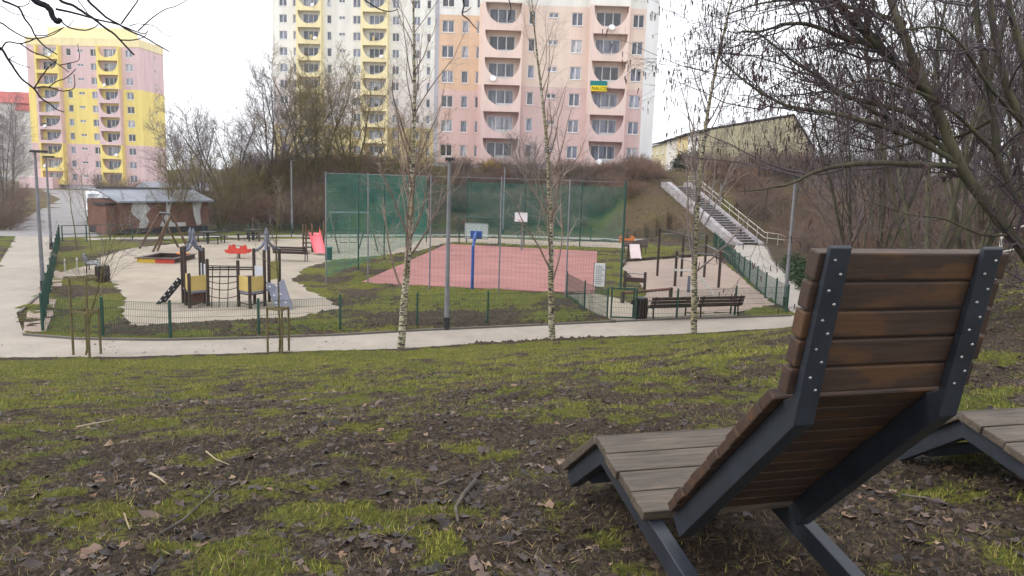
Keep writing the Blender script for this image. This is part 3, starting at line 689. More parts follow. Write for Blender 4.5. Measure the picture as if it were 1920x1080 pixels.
def net(a, b, z0, z1, sp, r, m='net_cord', nm='net'):
    a, b = Vector(a), Vector(b); L = (b - a).length; mb = MB(); n = int(L / sp); k = int((z1 - z0) / sp)
    for i in range(n + 1):
        p = a.lerp(b, i / n); mb.beam((p.x, p.y - 34, z0), (p.x, p.y - 34, z1), 2 * r, 2 * r)
    for j in range(k + 1):
        z = z0 + (z1 - z0) * j / k
        for u in range(6):
            p, q = a.lerp(b, u / 6), a.lerp(b, (u + 1) / 6); sg = -.04 if u % 2 else .02
            mb.beam((p.x, p.y - 34, z + (.02 if u % 2 else -.04) * .6), (q.x, q.y - 34, z + sg * .6), 2 * r, 2 * r)
    mb.build(nm, m, cage)
SL = [CF[0]] + [tuple(p) for p in LS] + [CB[0]]
for a, b in zip(SL[:-1], SL[1:]): net(a, b, .35, 4.95, .13, .0045)
for a, b in zip(CB[1:-1], CB[2:]): net(a, b, .5, 4.6, .12, .0072)
net(CB[0], CB[1], .5, 4.4, .14, .0045)
SR = [CF[-1]] + [tuple(p) for p in RS] + [CB[-1]]
for a, b in zip(SR[:-1], SR[1:]): net(a, b, 2.6, 4.95, .12, .010)
for a, b in zip(CF[:-1], CF[1:]):
    net(a, b, .05, 2.4, .19, .0016, 'green_metal', 'wire_mesh'); 
    part('rail', 'green_metal', cage, lambda bb: bb.tube([(a[0], a[1] - 34, 2.45), (b[0], b[1] - 34, 2.45)], .014, 5))
    part('rail', 'grey_metal', cage, lambda bb: bb.tube([(a[0], a[1] - 34, 4.98), (b[0], b[1] - 34, 4.98)], .012, 5))

def hoop(label, loc, rz, m, ph, sc_=(1, 1, 1)):
    h = thing('basketball_hoop', label, 'basketball hoop', (*loc, 0), rz); h.scale = sc_      # faces local +y
    part('pole', m, h, lambda b: b.tube([(0, 0, -.1), (0, 0, 2.35), (0, .25, 2.75), (0, 1.0, 3.05)], [.085, .08, .075, .06], 10))
    part('bracket', m, h, lambda b: b.tube([(0, 0, 2.3), (0, 1.0, 2.75)], .045, 8).box((-.3, .98, 2.7), (.3, 1.05, 3.1)))
    bb = part('backboard', ph, h, lambda b: b.box((-.6, 1.05, 2.7), (.6, 1.075, 3.5)))
    part('board_frame', 'grey_metal', bb, lambda b: b.box((-.63, 1.045, 2.66), (.63, 1.08, 2.70)).box((-.63, 1.045, 3.50), (.63, 1.08, 3.54)).box((-.63, 1.045, 2.70), (-.6, 1.08, 3.50)).box((.6, 1.045, 2.70), (.63, 1.08, 3.50)))
    pts = [(.225 * math.cos(t), 1.32 + .225 * math.sin(t), 2.85) for t in np.linspace(-math.pi / 2, 1.5 * math.pi, 17)]
    part('rim', 'orange_paint', h, lambda b: b.tube(pts, .012, 5))
    return h
hoop('basketball hoop on a blue pole at the near end of the red court', (-1.79, 33.19), rad(-5), 'blue_paint', 'plexi', (.88, .9, .83))
hoop('basketball hoop on a grey pole at the far end of the red court', (0.59, 52.25), rad(172), 'grey_metal', 'white_paint', (.72, .8, .77))
gl = thing('goal', 'green framed goal at the far end of the red court', 'goal', (-2.6, 56.0, 0), rad(-4))
for x in (-1.5, 1.5): part('upright', 'green_metal', gl, lambda b: b.tube([(x, 0, 0), (x, 0, 2.0)], .05, 8))
part('crossbar', 'green_metal', gl, lambda b: b.tube([(-1.55, 0, 2.0), (1.55, 0, 2.0)], .05, 8))
sg = thing('notice_board', 'white notice board on the court fence by the entrance', 'notice board', (3.86, 33.10, 0.03))
part('panel', 'white_paint', sg, lambda b: b.box((-.2, -.02, .3), (.26, .02, 1.35)))
part('print', 'grey_metal', sg, lambda b: [b.box((-.15, -.026, 1.2 - i * .085), (.12 + .07 * (i % 3) - .02, -.021, 1.225 - i * .085)) for i in range(10)])
for x in (-.23, .29): part('post', 'grey_metal', sg, lambda b: b.tube([(x, 0, -.1), (x, 0, 1.4)], .02, 6))

# ---------------------------------------------------------------- street lamps
def lamp(label, xy, h, rz=0., arm=True):
    l = thing('street_lamp', label, 'street lamp', (xy[0], xy[1], max(sz(*xy), 0)), rz, 'street lamps round the play area')
    part('pole', 'grey_metal', l, lambda b: b.tube([(0, 0, -.2), (0, 0, h)], [.085, .05], 10))
    part('base_sleeve', 'black_metal', l, lambda b: b.tube([(0, 0, 0), (0, 0, .42)], .10, 12))
    hd = part('head', 'black_metal', l, lambda b: b.box((-.12, -.13, h - .02), (.42, .13, h + .07)))
    part('lens', 'frame_white', hd, lambda b: b.box((.05, -.1, h - .03), (.38, .1, h - .021)))
lamp('tall grey lamp post nearest the left edge, beside the left fence', (-18.45, 29.0), 5.4)
lamp('grey lamp post further back along the left path', (-27.3, 43.9), 5.4)
lamp('grey lamp post in front of the red court, in the near fence line', (-2.11, 24.07), 5.5, rad(90))
lamp('grey lamp post behind the picnic tables', (-18.0, 60.6), 5.9)
lamp('grey lamp post behind the far end of the red court', (-.96, 66.9), 6.0, rad(90))
lamp('grey lamp post at the right path, left of the wooden lounger', (11.37, 30.68), 5.3)
lamp('distant lamp post halfway up the bank by the stairs', (19.0, 69.6), 5.0)

# ---------------------------------------------------------------- benches, bins, tables
def bench(label, xy, rz, L=1.85, m='brown_slat', group=None):
    b_ = thing('bench', label, 'bench', (xy[0], xy[1], .02), rz, group)      # sitter faces local +y
    for i in range(3): part('back_slat', m, b_, lambda b: b.beam((-L / 2, -.20 - .045 * i, .52 + .13 * i), (L / 2, -.20 - .045 * i, .52 + .13 * i), .03, .11, (0, -.3, 1)))
    for i in range(4): part('seat_slat', m, b_, lambda b: b.box((-L / 2, -.14 + .125 * i, .42), (L / 2, -.04 + .125 * i, .455)))
    for x in (-L * .42, L * .42):
        part('leg', 'black_metal', b_, lambda b: b.beam((x, -.16, 0), (x, -.13, .42), .05, .04, (1, 0, 0)).beam((x, -.15, .4), (x, -.33, .86), .05, .035, (1, 0, 0)))
        part('leg', 'black_metal', b_, lambda b: b.beam((x, .34, 0), (x, .30, .42), .05, .04, (1, 0, 0)).box((x - .025, -.12, .39), (x + .025, .32, .418)))
        part('armrest', 'black_metal', b_, lambda b: b.tube([(x, -.2, .62), (x, .1, .66), (x, .32, .62), (x, .32, .42)], .018, 6))
    return b_
ang = math.atan2(28.3 - 27.05, 8.75 - 4.98)
bench('dark slatted bench beside the litter bin, seen from behind', (5.95, 27.45), ang, 1.95, 'dark_log')
bench('dark slatted bench right of the birch trunk, seen from behind', (7.85, 28.08), ang, 1.95, 'dark_log')
bench('brown slatted bench beside the pink slide', (-12.45, 41.7), 0, 1.95)
bench('brown slatted bench behind the pale exercise panel', (8.65, 52.9), rad(170), 1.75)
bench('grey bench behind the small wooden litter bin', (-19.93, 35.03), rad(-65), 1.6, 'grey_metal')
def bin_(label, xy, r, h, m, lid='black_metal', slats=True):
    b_ = thing('litter_bin', label, 'litter bin', (xy[0], xy[1], .02))
    part('drum', 'black_metal', b_, lambda b: b.tube([(0, 0, 0), (0, 0, h * .94)], r * .86, 14))
    if slats:
        for i in range(14):
            t = 2 * math.pi * i / 14; part('slat', m, b_, lambda b: b.beam((r * .93 * math.cos(t), r * .93 * math.sin(t), .04), (r * .93 * math.cos(t), r * .93 * math.sin(t), h * .93), r * .38, .03, (-math.sin(t), math.cos(t), 0)))
    part('lid', lid, b_, lambda b: b.tube([(0, 0, h * .93), (0, 0, h)], [r * 1.06, r], 16))
bin_('round wooden litter bin with slats near the left fence', (-17.76, 32.03), .26, .72, 'bin_wood')
bin_('dark litter bin beside the gate', (4.75, 27.1), .23, .8, 'dark_log')
bin_('green litter bin at the left corner of the ball cage', (-10.63, 42.82), .24, .75, 'teal_plastic', 'teal_plastic', False)
def picnic(label, xy, rz):
    t = thing('picnic_table', label, 'picnic table', (xy[0], xy[1], .02), rz, 'picnic tables by the back path')
    tp = [(.62 * math.cos(k * math.pi / 3), .62 * math.sin(k * math.pi / 3)) for k in range(6)]
    part('table_top', 'black_metal', t, lambda b: b.prism(tp, 'z', .72, .77))
    part('pedestal', 'black_metal', t, lambda b: b.box((-.08, -.08, -.05), (.08, .08, .72)))
    for k in range(4):
        a_ = k * math.pi / 2 + .4; c, s_ = math.cos(a_), math.sin(a_)
        part('seat', 'black_metal', t, lambda b: b.beam((c * 1.0 - s_ * .45, s_ * 1.0 + c * .45, .45), (c * 1.0 + s_ * .45, s_ * 1.0 - c * .45, .45), .32, .05))
        part('leg', 'black_metal', t, lambda b: b.beam((c * 1.0 - s_ * .33, s_ * 1.0 + c * .33, 0), (c * 1.0 - s_ * .33, s_ * 1.0 + c * .33, .43), .08, .08))
        part('leg', 'black_metal', t, lambda b: b.beam((c * 1.0 + s_ * .33, s_ * 1.0 - c * .33, 0), (c * 1.0 + s_ * .33, s_ * 1.0 - c * .33, .43), .08, .08))
        if k % 2 == 0: part('backrest', 'black_metal', t, lambda b: b.beam((c * 1.18 - s_ * .45, s_ * 1.18 + c * .45, .78), (c * 1.18 + s_ * .45, s_ * 1.18 - c * .45, .78), .04, .2))
picnic('black picnic table with seats in front of the painted shed', (-20.78, 50.64), .3)
picnic('black picnic table with seats in front of the bare shrubs', (-18.73, 53.62), .0)

# ---------------------------------------------------------------- climbing frame
cf = thing('climbing_frame', 'wooden climbing frame with yellow panels, arches and a rope net', 'climbing frame', (-10.3, 27.4, .02))
O = Vector((-10.3, 27.4))
def cp(n, h, p, r=.06): 
    x, y = p[0] - O.x, p[1] - O.y
    part('post', 'dark_log', cf, lambda b: b.tube([(x, y, -.1), (x, y, h - .03), (x, y, h)], [r, r, r * .6], 9)); return (x, y)
PA = cp('A', 2.12, (-12.26, 27.47)); PB = cp('B', 2.2, (-11.94, 26.99)); PC = cp('C', 1.27, (-11.57, 26.44)); PD = cp('D', 2.15, (-11.70, 27.75)); PE = cp('E', 2.1, (-11.47, 27.49)); PF = cp('F', 1.75, (-11.12, 26.97))
PG = cp('G', 1.72, (-10.05, 27.10)); PH = cp('H', 1.22, (-9.49, 26.70)); PI = cp('I', 2.1, (-9.71, 27.82)); PJ = cp('J', 2.1, (-9.16, 27.33)); PK = cp('K', 2.15, (-9.30, 28.27)); PL = cp('L', 2.0, (-9.07, 28.82))
def panel(p, q, z0, z1, m, inset=.05, th=.025):
    a, b_ = Vector((*p, 0)), Vector((*q, 0)); d = (b_ - a).normalized(); a += d * inset; b_ -= d * inset
    part('panel', m, cf, lambda b: b.beam((a.x, a.y, (z0 + z1) / 2), (b_.x, b_.y, (z0 + z1) / 2), th, z1 - z0))
panel(PC, PF, .62, 1.16, 'yellow_panel'); panel(PB, PC, .62, 1.2, 'yellow_panel'); panel(PG, PH, .62, 1.16, 'yellow_panel'); panel(PH, PJ, .62, 1.16, 'yellow_panel')
panel(PC, PE, .06, .5, 'kiosk_red'); panel(PD, PE, .95, 1.5, 'pale_panel', .0); panel(PI, PJ, 1.0, 1.45, 'pale_panel'); panel(PK, PL, .85, 1.55, 'olive_panel', .03)
panel(PE, PF, .9, 1.5, 'pale_panel', .03)
for ps, nm in (([PA, PB, PC, PF, PE, PD], 'platform'), ([PG, PH, PJ, PL, PK, PI], 'platform')):
    part(nm, 'slate_panel', cf, lambda b: b.prism(ps, 'z', .53, .59))
def arch(p, q, zt):
    a, b_ = Vector((*p, 0)), Vector((*q, 0)); m_ = (a + b_) / 2
    for s_ in (a, b_):
        pts = []
        for t in np.linspace(0, 1, 9):
            e = s_.lerp(m_, 1 - (1 - t) ** 1.9); pts.append((e.x, e.y, 2.0 + (zt - 2.0) * (t ** 1.7)))
        part('arch', 'slate_panel', cf, lambda b: b.tube(pts, [.06 - .015 * t for t in np.linspace(0, 1, 9)], 6))
    part('finial', 'slate_panel', cf, lambda b: b.tube([(m_.x, m_.y, zt - .05), (m_.x, m_.y, zt + .15)], [.07, .02], 8))
arch(PA, PD, 2.68); arch(PB, PE, 2.68); arch(PI, PL, 2.72); arch(PJ, PK, 2.72)
# ladder at the left, net in the middle, climbing wall at the right
lx, ly = PA
for s_ in (-.2, .2): part('ladder_rail', 'black_metal', cf, lambda b: b.beam((lx - .02, ly + s_, .95), (lx - .75, ly + s_ - .25, -.02), .05, .14))
for i in range(5):
    t = .1 + i * .19; part('rung', 'white_paint', cf, lambda b: b.tube([(lx - .02 - .73 * t, ly - .24 - .25 * t, .98 - .97 * t), (lx - .02 - .73 * t, ly + .2 - .25 * t, .98 - .97 * t)], .035, 6))
for i, t in enumerate((.18, .42, .70)):
    x = PF[0] + (PG[0] - PF[0]) * t; y = PF[1] + (PG[1] - PF[1]) * t
    part('rope', 'rope', cf, lambda b: b.tube([(x, y, 1.48), (x + .02, y - .25, 0.0)], .017, 5))
for k, z in enumerate((1.5, .95, .72, .42)):
    sag = [0, .10, .11, .12][k]
    part('rope', 'rope', cf, lambda b: b.tube([(PF[0] + (PG[0] - PF[0]) * t, PF[1] + (PG[1] - PF[1]) * t - .04, z - sag * 4 * t * (1 - t)) for t in np.linspace(0, 1, 9)], .015, 5))
for z, yy in ((1.25, .75), (.98, .75), (1.33, .7)): part('bar', 'dark_log', cf, lambda b: b.tube([(PE[0], PE[1] + yy * .3, z), (PI[0] - .1, PI[1] + yy * .3, z + .02)], .03, 6))
for z in (.5, .15): part('bar', 'dark_log', cf, lambda b: b.tube([(PG[0], PG[1], z), (PH[0], PH[1], z), (PJ[0], PJ[1], z)], .025, 6))
w0, w1 = Vector((PJ[0] + .05, PJ[1] + .2, .98)), Vector((PL[0] - .05, PL[1] - .9, 1.0)); 
cwv = [(PJ[0] + .08, PJ[1] - .05, .93), (PJ[0] + .38, PJ[1] + .12, .80), (PJ[0] + .62, PJ[1] + .28, 1.02), (PJ[0] + 1.12, PJ[1] - .35, .16), (PJ[0] + 1.22, PJ[1] - .62, -.02), (PJ[0] + .72, PJ[1] - .78, -.02), (PJ[0] + .40, PJ[1] - .45, .35)]
part('climbing_wall', 'slate_panel', cf, lambda b: b.add([Vector(v) for v in cwv] + [Vector(v) + Vector((-.02, .05, -.03)) for v in cwv], [tuple(range(7)), tuple(range(13, 6, -1))] + [(k, (k + 1) % 7, 7 + (k + 1) % 7, 7 + k) for k in range(7)]))
for u, v in ((.28, .74), (.52, .78), (.50, .45), (.72, .5), (.62, .2), (.95, .22), (.85, .02), (1.1, .06)):
    part('hold', 'white_paint', cf, lambda b: b.tube([(PJ[0] + u, PJ[1] - .62 + v * .62 - .1, v + .03), (PJ[0] + u, PJ[1] - .62 + v * .62 - .16, v + .06)], [.035, .02], 7))

# ---------------------------------------------------------------- other play equipment
sx_ = thing('sandbox', 'low sandbox with one yellow and one red board at its front', 'sandbox', (-19.75, 38.95, .02))
part('board', 'yellow_paint', sx_, lambda b: b.box((0, 0, -.02), (.96, .06, .23)))
part('board', 'red_paint', sx_, lambda b: b.box((.961, 0, -.02), (1.95, .06, .23)))
part('board', 'brown_slat', sx_, lambda b: b.box((0, .061, -.02), (.06, 2.6, .23)).box((1.89, .061, -.02), (1.95, 2.6, .23)).box((.06, 2.54, -.02), (1.89, 2.6, .23)))
part('seat_rim', 'brown_slat', sx_, lambda b: b.box((-.08, -.1, .232), (2.03, .16, .27)).box((-.08, .16, .232), (.16, 2.66, .268)).box((1.79, .16, .232), (2.03, 2.66, .268)).box((.16, 2.4, .232), (1.79, 2.66, .266)))
part('corner_seat', 'orange_paint', sx_, lambda b: b.prism([(1.1, 2.2), (1.8, 2.2), (1.8, 1.6)], 'z', .272, .36))
def aframe(root, apex, feet, r=.07, m='log'):
    for f in feet: part('leg', m, root, lambda b: b.tube([apex, f], r, 8))
sw = thing('swing', 'wooden A-frame swing standing on the sand near the painted shed', 'swing', (-21.2, 45.4, .02))
e0, e1 = Vector((-.75, .95, 2.2)), Vector((.65, -.55, 2.25)); pv = Vector((.73, .68, 0))
aframe(sw, e0, [e0 - pv * 1.0 - Vector((.3, 0, e0.z)), e0 + pv * 1.05 + Vector((.0, 0, -e0.z))]); aframe(sw, e1, [e1 - pv * 1.0 + Vector((-.1, -.1, -e1.z)), e1 + pv * .95 + Vector((0, 0, -e1.z)), e1 - pv * .5 + Vector((-.5, .2, -e1.z))])
part('beam', 'black_metal', sw, lambda b: b.tube([e0, e1], .08, 8))
for t in (.35, .65):
    p = e0.lerp(e1, t)
    for d in (-.2, .2): part('chain', 'grey_metal', sw, lambda b: b.tube([p + Vector((d * .7, -d * .7, 0)), p + Vector((d * .7, -d * .7, -1.6))], .012, 4))
    part('seat', 'black_metal', sw, lambda b: b.box((p.x - .22, p.y - .12, p.z - 1.64), (p.x + .22, p.y + .12, p.z - 1.6)))
sp_ = thing('spring_rider', 'red two seat spring rider on the sand', 'spring rider', (-15.6, 42.2, .02))
part('spring', 'black_metal', sp_, lambda b: b.tube([(.09 * math.cos(t), .09 * math.sin(t), .02 + t * .0085) for t in np.linspace(0, 31, 60)], .016, 5))
for s_ in (-.28, .28): part('side_panel', 'red_paint', sp_, lambda b: b.prism([(-.62, .34), (-.7, .5), (-.5, .52), (-.42, .78), (-.3, .78), (-.22, .55), (.12, .52), (.22, .74), (.34, .76), (.42, .5), (.62, .55), (.68, .42), (.5, .3), (-.4, .28)], 'y', s_ - .015, s_ + .015))
part('seat', 'red_paint', sp_, lambda b: b.box((-.4, -.26, .42), (.4, .26, .46)))
part('handlebar', 'black_metal', sp_, lambda b: b.tube([(-.4, -.2, .74), (.4, -.2, .74)], .018, 6))
sp2 = thing('spring_rider', 'small orange spring rider behind the far brown bench', 'spring rider', (8.9, 58.6, .02)); sp2.scale = (.75, .75, .8)
part('spring', 'black_metal', sp2, lambda b: b.tube([(.1 * math.cos(t), .1 * math.sin(t), .02 + t * .011) for t in np.linspace(0, 31, 60)], .018, 5))
for s_ in (-.3, .3): part('side_panel', 'orange_paint', sp2, lambda b: b.prism([(-.75, .4), (-.85, .8), (-.6, 1.0), (-.35, .75), (.3, .7), (.5, 1.05), (.8, .9), (.7, .45), (.3, .32), (-.4, .32)], 'y', s_ - .02, s_ + .02))
part('seat', 'red_paint', sp2, lambda b: b.box((-.35, -.28, .55), (.35, .28, .6)))
# slide with wooden tower
sl_ = thing('slide', 'pink plastic slide on a small wooden tower', 'slide', (-12.3, 46.6, .02))
for x, y, h in ((-.95, .35, 1.75), (-.55, .9, 1.75), (-.35, .3, 1.7), (.25, .75, 1.95), (-.7, .1, 1.75)): part('post', 'log', sl_, lambda b: b.tube([(x, y, -.05), (x, y, h)], .055, 8))
for z in (.28, .55, .82): part('step', 'dark_log', sl_, lambda b: b.box((-.95, .05, z), (-.2, .3, z + .06)))
part('platform', 'dark_log', sl_, lambda b: b.box((-.95, .25, 1.0), (.25, .95, 1.06)))
b = MB(); prof = [(-.35, .6, 1.2), (-.22, .25, 1.05), (.12, -.45, .6), (.42, -1.1, .25), (.6, -1.6, .16)]
for (x, y, z), (x2, y2, z2) in zip(prof[:-1], prof[1:]):
    b.add([(x - .34, y, z), (x + .34, y, z), (x2 + .34, y2, z2), (x2 - .34, y2, z2)], [(0, 1, 2, 3)])
    for s_ in (-.34, .34): b.add([(x + s_, y, z), (x2 + s_, y2, z2), (x2 + s_ * 1.08, y2, z2 + .2), (x + s_ * 1.08, y, z + (.42 if z > 1 else .22))], [(0, 1, 2, 3)])
b.build('chute', 'pink_plastic', sl_)
s2 = thing('swing', 'wooden swing frame behind the net, right of the pink slide', 'swing', (-10.9, 47.6, .02))
f0, f1 = Vector((-.75, -.35, 2.5)), Vector((1.3, 1.7, 2.45)); pv2 = Vector((.75, -.66, 0))
aframe(s2, f0, [f0 - pv2 * 1.0 + Vector((0, 0, -f0.z)), f0 + pv2 * 1.0 + Vector((0, 0, -f0.z))], .05); aframe(s2, f1, [f1 - pv2 * 1.0 + Vector((0, 0, -f1.z)), f1 + pv2 * 1.0 + Vector((0, 0, -f1.z))], .05)
part('beam', 'grey_metal', s2, lambda b: b.tube([f0, f1], .05, 8))
for t in (.35, .6):
    p = f0.lerp(f1, t)
    for d in (-.2, .2): part('chain', 'grey_metal', s2, lambda b: b.tube([p + Vector((d, d, 0)), p + Vector((d, d, -1.9))], .012, 4))
    part('seat', 'black_metal', s2, lambda b: b.box((p.x - .22, p.y - .12, p.z - 1.94), (p.x + .22, p.y + .12, p.z - 1.9)))
for i, (a_, lbl) in enumerate((((-21.03, 34.76), 'left one of two short white marker posts by the left fence'), ((-20.84, 35.42), 'right one of two short white marker posts by the left fence'))):
    m_ = thing('marker_post', lbl, 'post', (*a_, 0)); part('stem', 'cream_metal', m_, lambda b: b.tube([(0, 0, -.05), (0, 0, .5)], .03, 7)); part('cap', 'white_paint', m_, lambda b: b.tube([(0, 0, .5), (0, 0, .62)], [.04, .025], 7))

# ---------------------------------------------------------------- fitness area
wk = thing('workout_frame', 'dark timber workout frame with pull-up bars of several heights', 'exercise frame', (9.2, 38, .02)); W0 = Vector((9.2, 38))
def wp(p, h): 
    x, y = p[0] - W0.x, p[1] - W0.y
    part('post', 'dark_log', wk, lambda b: b.box((x - .055, y - .055, -.1), (x + .055, y + .055, h))); return (x, y)
q1 = wp((7.83, 40.11), 2.62); q2 = wp((9.15, 40.20), 2.35); q3 = wp((7.98, 36.31), 1.72); q4 = wp((8.17, 33.32), 2.7); q5 = wp((10.41, 40.28), 2.3); q6 = wp((10.10, 36.22), 1.85)
def wb(p, q, z, r=.022, m='grey_metal'): part('bar', m, wk, lambda b: b.tube([(*p, z), (*q, z)], r, 7))
wb(q1, q4, 2.56, .045, 'dark_log'); wb(q2, q5, 2.25); wb(q3, q4, 1.45); wb(q3, q6, 1.62); wb(q5, q6, 1.75); wb(q1, q2, 2.3)
for i in range(5): part('rung', 'grey_metal', wk, lambda b: b.tube([(q2[0], q2[1], .5 + i * .4), (q5[0], q5[1], .5 + i * .4)], .018, 6)) if i > 2 else None
pb = thing('parallel_bars', 'bent pale steel climbing bars between the timber posts', 'exercise frame', (8.29, 33.53, 0.02))
for s_ in (0, .5): part('rail', 'cream_metal', pb, lambda b: b.tube([(-.9 + s_ * .2, .3 + s_, 1.05), (-.2, .25 + s_, 1.05), (.25, .1 + s_, .85), (.75, -.2 + s_, .2), (.8, -.3 + s_, 0)], .025, 6))
for i in range(6):
    t = i / 5; part('rung', 'cream_metal', pb, lambda b: b.tube([(.0 + .7 * t, .2 - .35 * t, .95 - .75 * t), (.0 + .7 * t, .7 - .35 * t, .95 - .75 * t)], .018, 6))
part('info_plate', 'slate_panel', pb, lambda b: b.box((-.35, .0, .1), (-.22, .03, .85)))
ch = thing('sit_up_station', 'low wooden exercise seat between two short posts by the gate', 'exercise seat', (5.7, 34.4, .02), math.atan2(-.7, .66) * .35)
for x in (-.46, .46): part('post', 'dark_log', ch, lambda b: b.box((x - .06, -.06, -.1), (x + .06, .06, .88)))
part('backrest', 'brown_slat', ch, lambda b: b.box((-.4, -.03, .38), (.4, .03, .6)))
part('seat', 'bin_wood', ch, lambda b: b.box((-.33, -.45, .22), (.33, -.05, .27)))
part('bar', 'grey_metal', ch, lambda b: b.tube([(-.4, 0, .78), (.4, 0, .78)], .02, 6))
pn = thing('incline_board', 'pale slanted exercise board held between two posts', 'exercise board', (7.85, 48.2, .02), .15)
for x in (-.42, .42): part('post', 'dark_log', pn, lambda b: b.box((x - .05, -.05, -.1), (x + .05, .05, 1.0)))
part('board', 'pink_panel', pn, lambda b: b.beam((0, -.45, .12), (0, .12, 1.0), .7, .04, (0, -1, .5)))
bb_ = thing('balance_beam', 'low red balance beam on two posts behind the gate', 'balance beam', (4.6, 30.6, .02), math.atan2(2.1, 2.1) * .8)
for x in (0, 2.9): part('post', 'dark_log', bb_, lambda b: b.box((x - .06, -.06, -.1), (x + .06, .06, .48)))
part('beam', 'kiosk_red', bb_, lambda b: b.tube([(-.05, 0, .42), (2.95, 0, .42)], .06, 10))

# ---------------------------------------------------------------- wooden loungers
def lounger(label, yaw, D, dz, s_shift=0., K=1.07):
    """profile points are (s, z): s forward along the lounger, z up, both measured in its side plane"""
    wv = Vector((math.cos(yaw), math.sin(yaw), 0)); fv = Vector((-math.sin(yaw), math.cos(yaw), 0)); S0, Z0 = 2.2, 3.4
    o = (wv * D + fv * (S0 + s_shift)) * K
    L = thing('lounger', label, 'lounger', (o.x, o.y, 5 - (5 - Z0 - dz) * K), yaw); L.scale = (K, K, K)
    def q(s, z): return (s - S0, z - Z0)
    SW = .57; T = .06
    def strip(top, depth, x, name, bev=.004):
        """steel bar whose upper edge follows top, of the given depth perpendicular to it"""
        pts = [Vector(q(*p)) for p in top]; lo = []
        for i, p in enumerate(pts):
            ns = []
            for a_, b_ in ((i - 1, i), (i, i + 1)):
                if 0 <= a_ and b_ < len(pts): d = (pts[b_] - pts[a_]).normalized(); ns.append(Vector((-d.y, d.x)))
            n = sum(ns, Vector((0, 0))).normalized(); k = depth / max(.3, n.dot(ns[0])); lo.append(p - n * k)
        return MB().prism([tuple(p) for p in pts] + [tuple(p) for p in lo[::-1]], 'x', x, x + T).build(name, 'steel', L, bevel=bev)
    KN = (3.09, 3.797); RE = (1.30, 3.394); TP = (3.52, 3.495); B0, B1 = (1.852, 4.378), (2.475, 3.725)
    for x in (-T - .002, SW + .002): strip([RE, KN, TP], .085, x, 'seat_rail')
    for x in (0, SW - T):
        strip([B0, B1], .085, x, 'back_rail')
        # flat strip on the upright planks, running into the bend
        MB().prism([q(1.79, 4.318), q(1.852, 4.378), q(1.806, 4.40), q(1.716, 4.845), q(1.706, 4.85), q(1.70, 4.842)], 'x', x - .004, x + T + .004).build('back_strip', 'steel', L, bevel=.004)
    part('crossbar', 'steel', L, lambda b: b.box((0, q(3.33, 0)[0], .10), (SW, q(3.38, 0)[0], .15)))
    def plank(c, d, wd, th, m, x0, x1):
        """plank across the lounger: c is the centre of its under face (s, z), d its direction in the profile"""
        d = Vector(d).normalized(); n = Vector((-d.y, d.x)); n = n if n.y > 0 or (abs(n.y) < .3 and n.x > 0) else -n
        th *= random.uniform(.95, 1.08); cc = Vector(q(*c)) + n * (th / 2 + .002); j = random.uniform(-.007, .007)
        b = MB(); u = d * wd / 2; v = n * th / 2
        b.prism([(-u - v)[:], (u - v)[:], (u + v)[:], (-u + v)[:]], 'x', x0 + j, x1 + j)
        o_ = b.build('plank', m, L, (0, cc.x, cc.y), bevel=.006); o_.rotation_euler = (random.uniform(-.008, .008), 0, random.uniform(-.002, .002)); return o_
    P0 = Vector((1.815, 4.345)); un = (Vector((1.716, 4.848)) - P0).normalized()
    for i in range(5):
        c = P0 + un * (.105 + i * .0868); plank((c.x, c.y), un, .0795, .044, 'plank_back', -.027, SW + .05)
        for x in (.02, SW - .032):
            for a_, dx in ((-.02, .016), (.02, -.010)):
                zc_ = c.y + un.y * a_; bc = Vector(q(1.79 - (zc_ - 4.318) * .1718 + .002, zc_)); hx = x + (dx if x < .2 else -dx) + .008
                MB().tube([(hx, bc.x + .002, bc.y), (hx, bc.x - .002, bc.y), (hx, bc.x - .005, bc.y)], [.0065, .006, .003], 10).build('bolt', 'bolt', L, smooth=True)
    dn = Vector(B1) - Vector(B0); nb = 11
    for i in range(nb):
        c = Vector(B0) + Vector((-.006, .006)) + dn * ((i + .5) / nb) * .97; plank((c.x, c.y), dn, dn.length / nb * .93, .040, 'plank_back', -.03, SW + .04)
    s0 = Vector((2.545, 3.797 - (3.09 - 2.545) * .2251)); sd_ = Vector(KN) - s0
    for i in range(4):
        c = s0 + sd_ * ((i + .5) / 4); plank((c.x, c.y), sd_, sd_.length / 4 - .007, .042, 'plank_seat', -.09, SW + .09)
    fd = Vector(TP) - Vector(KN)
    for i in range(3):
        c = Vector(KN) + fd * ((i + .5) / 3); plank((c.x, c.y), fd, fd.length / 3 - .006, .042, 'plank_seat', -.09, SW + .09)
    return L
lounger('dark stained wooden lounger on a steel frame, its back to the viewer', rad(15), 1.335, 0)
lounger('second wooden lounger, cut off by the right edge of the picture', rad(15), 3.293, .04, -.093)

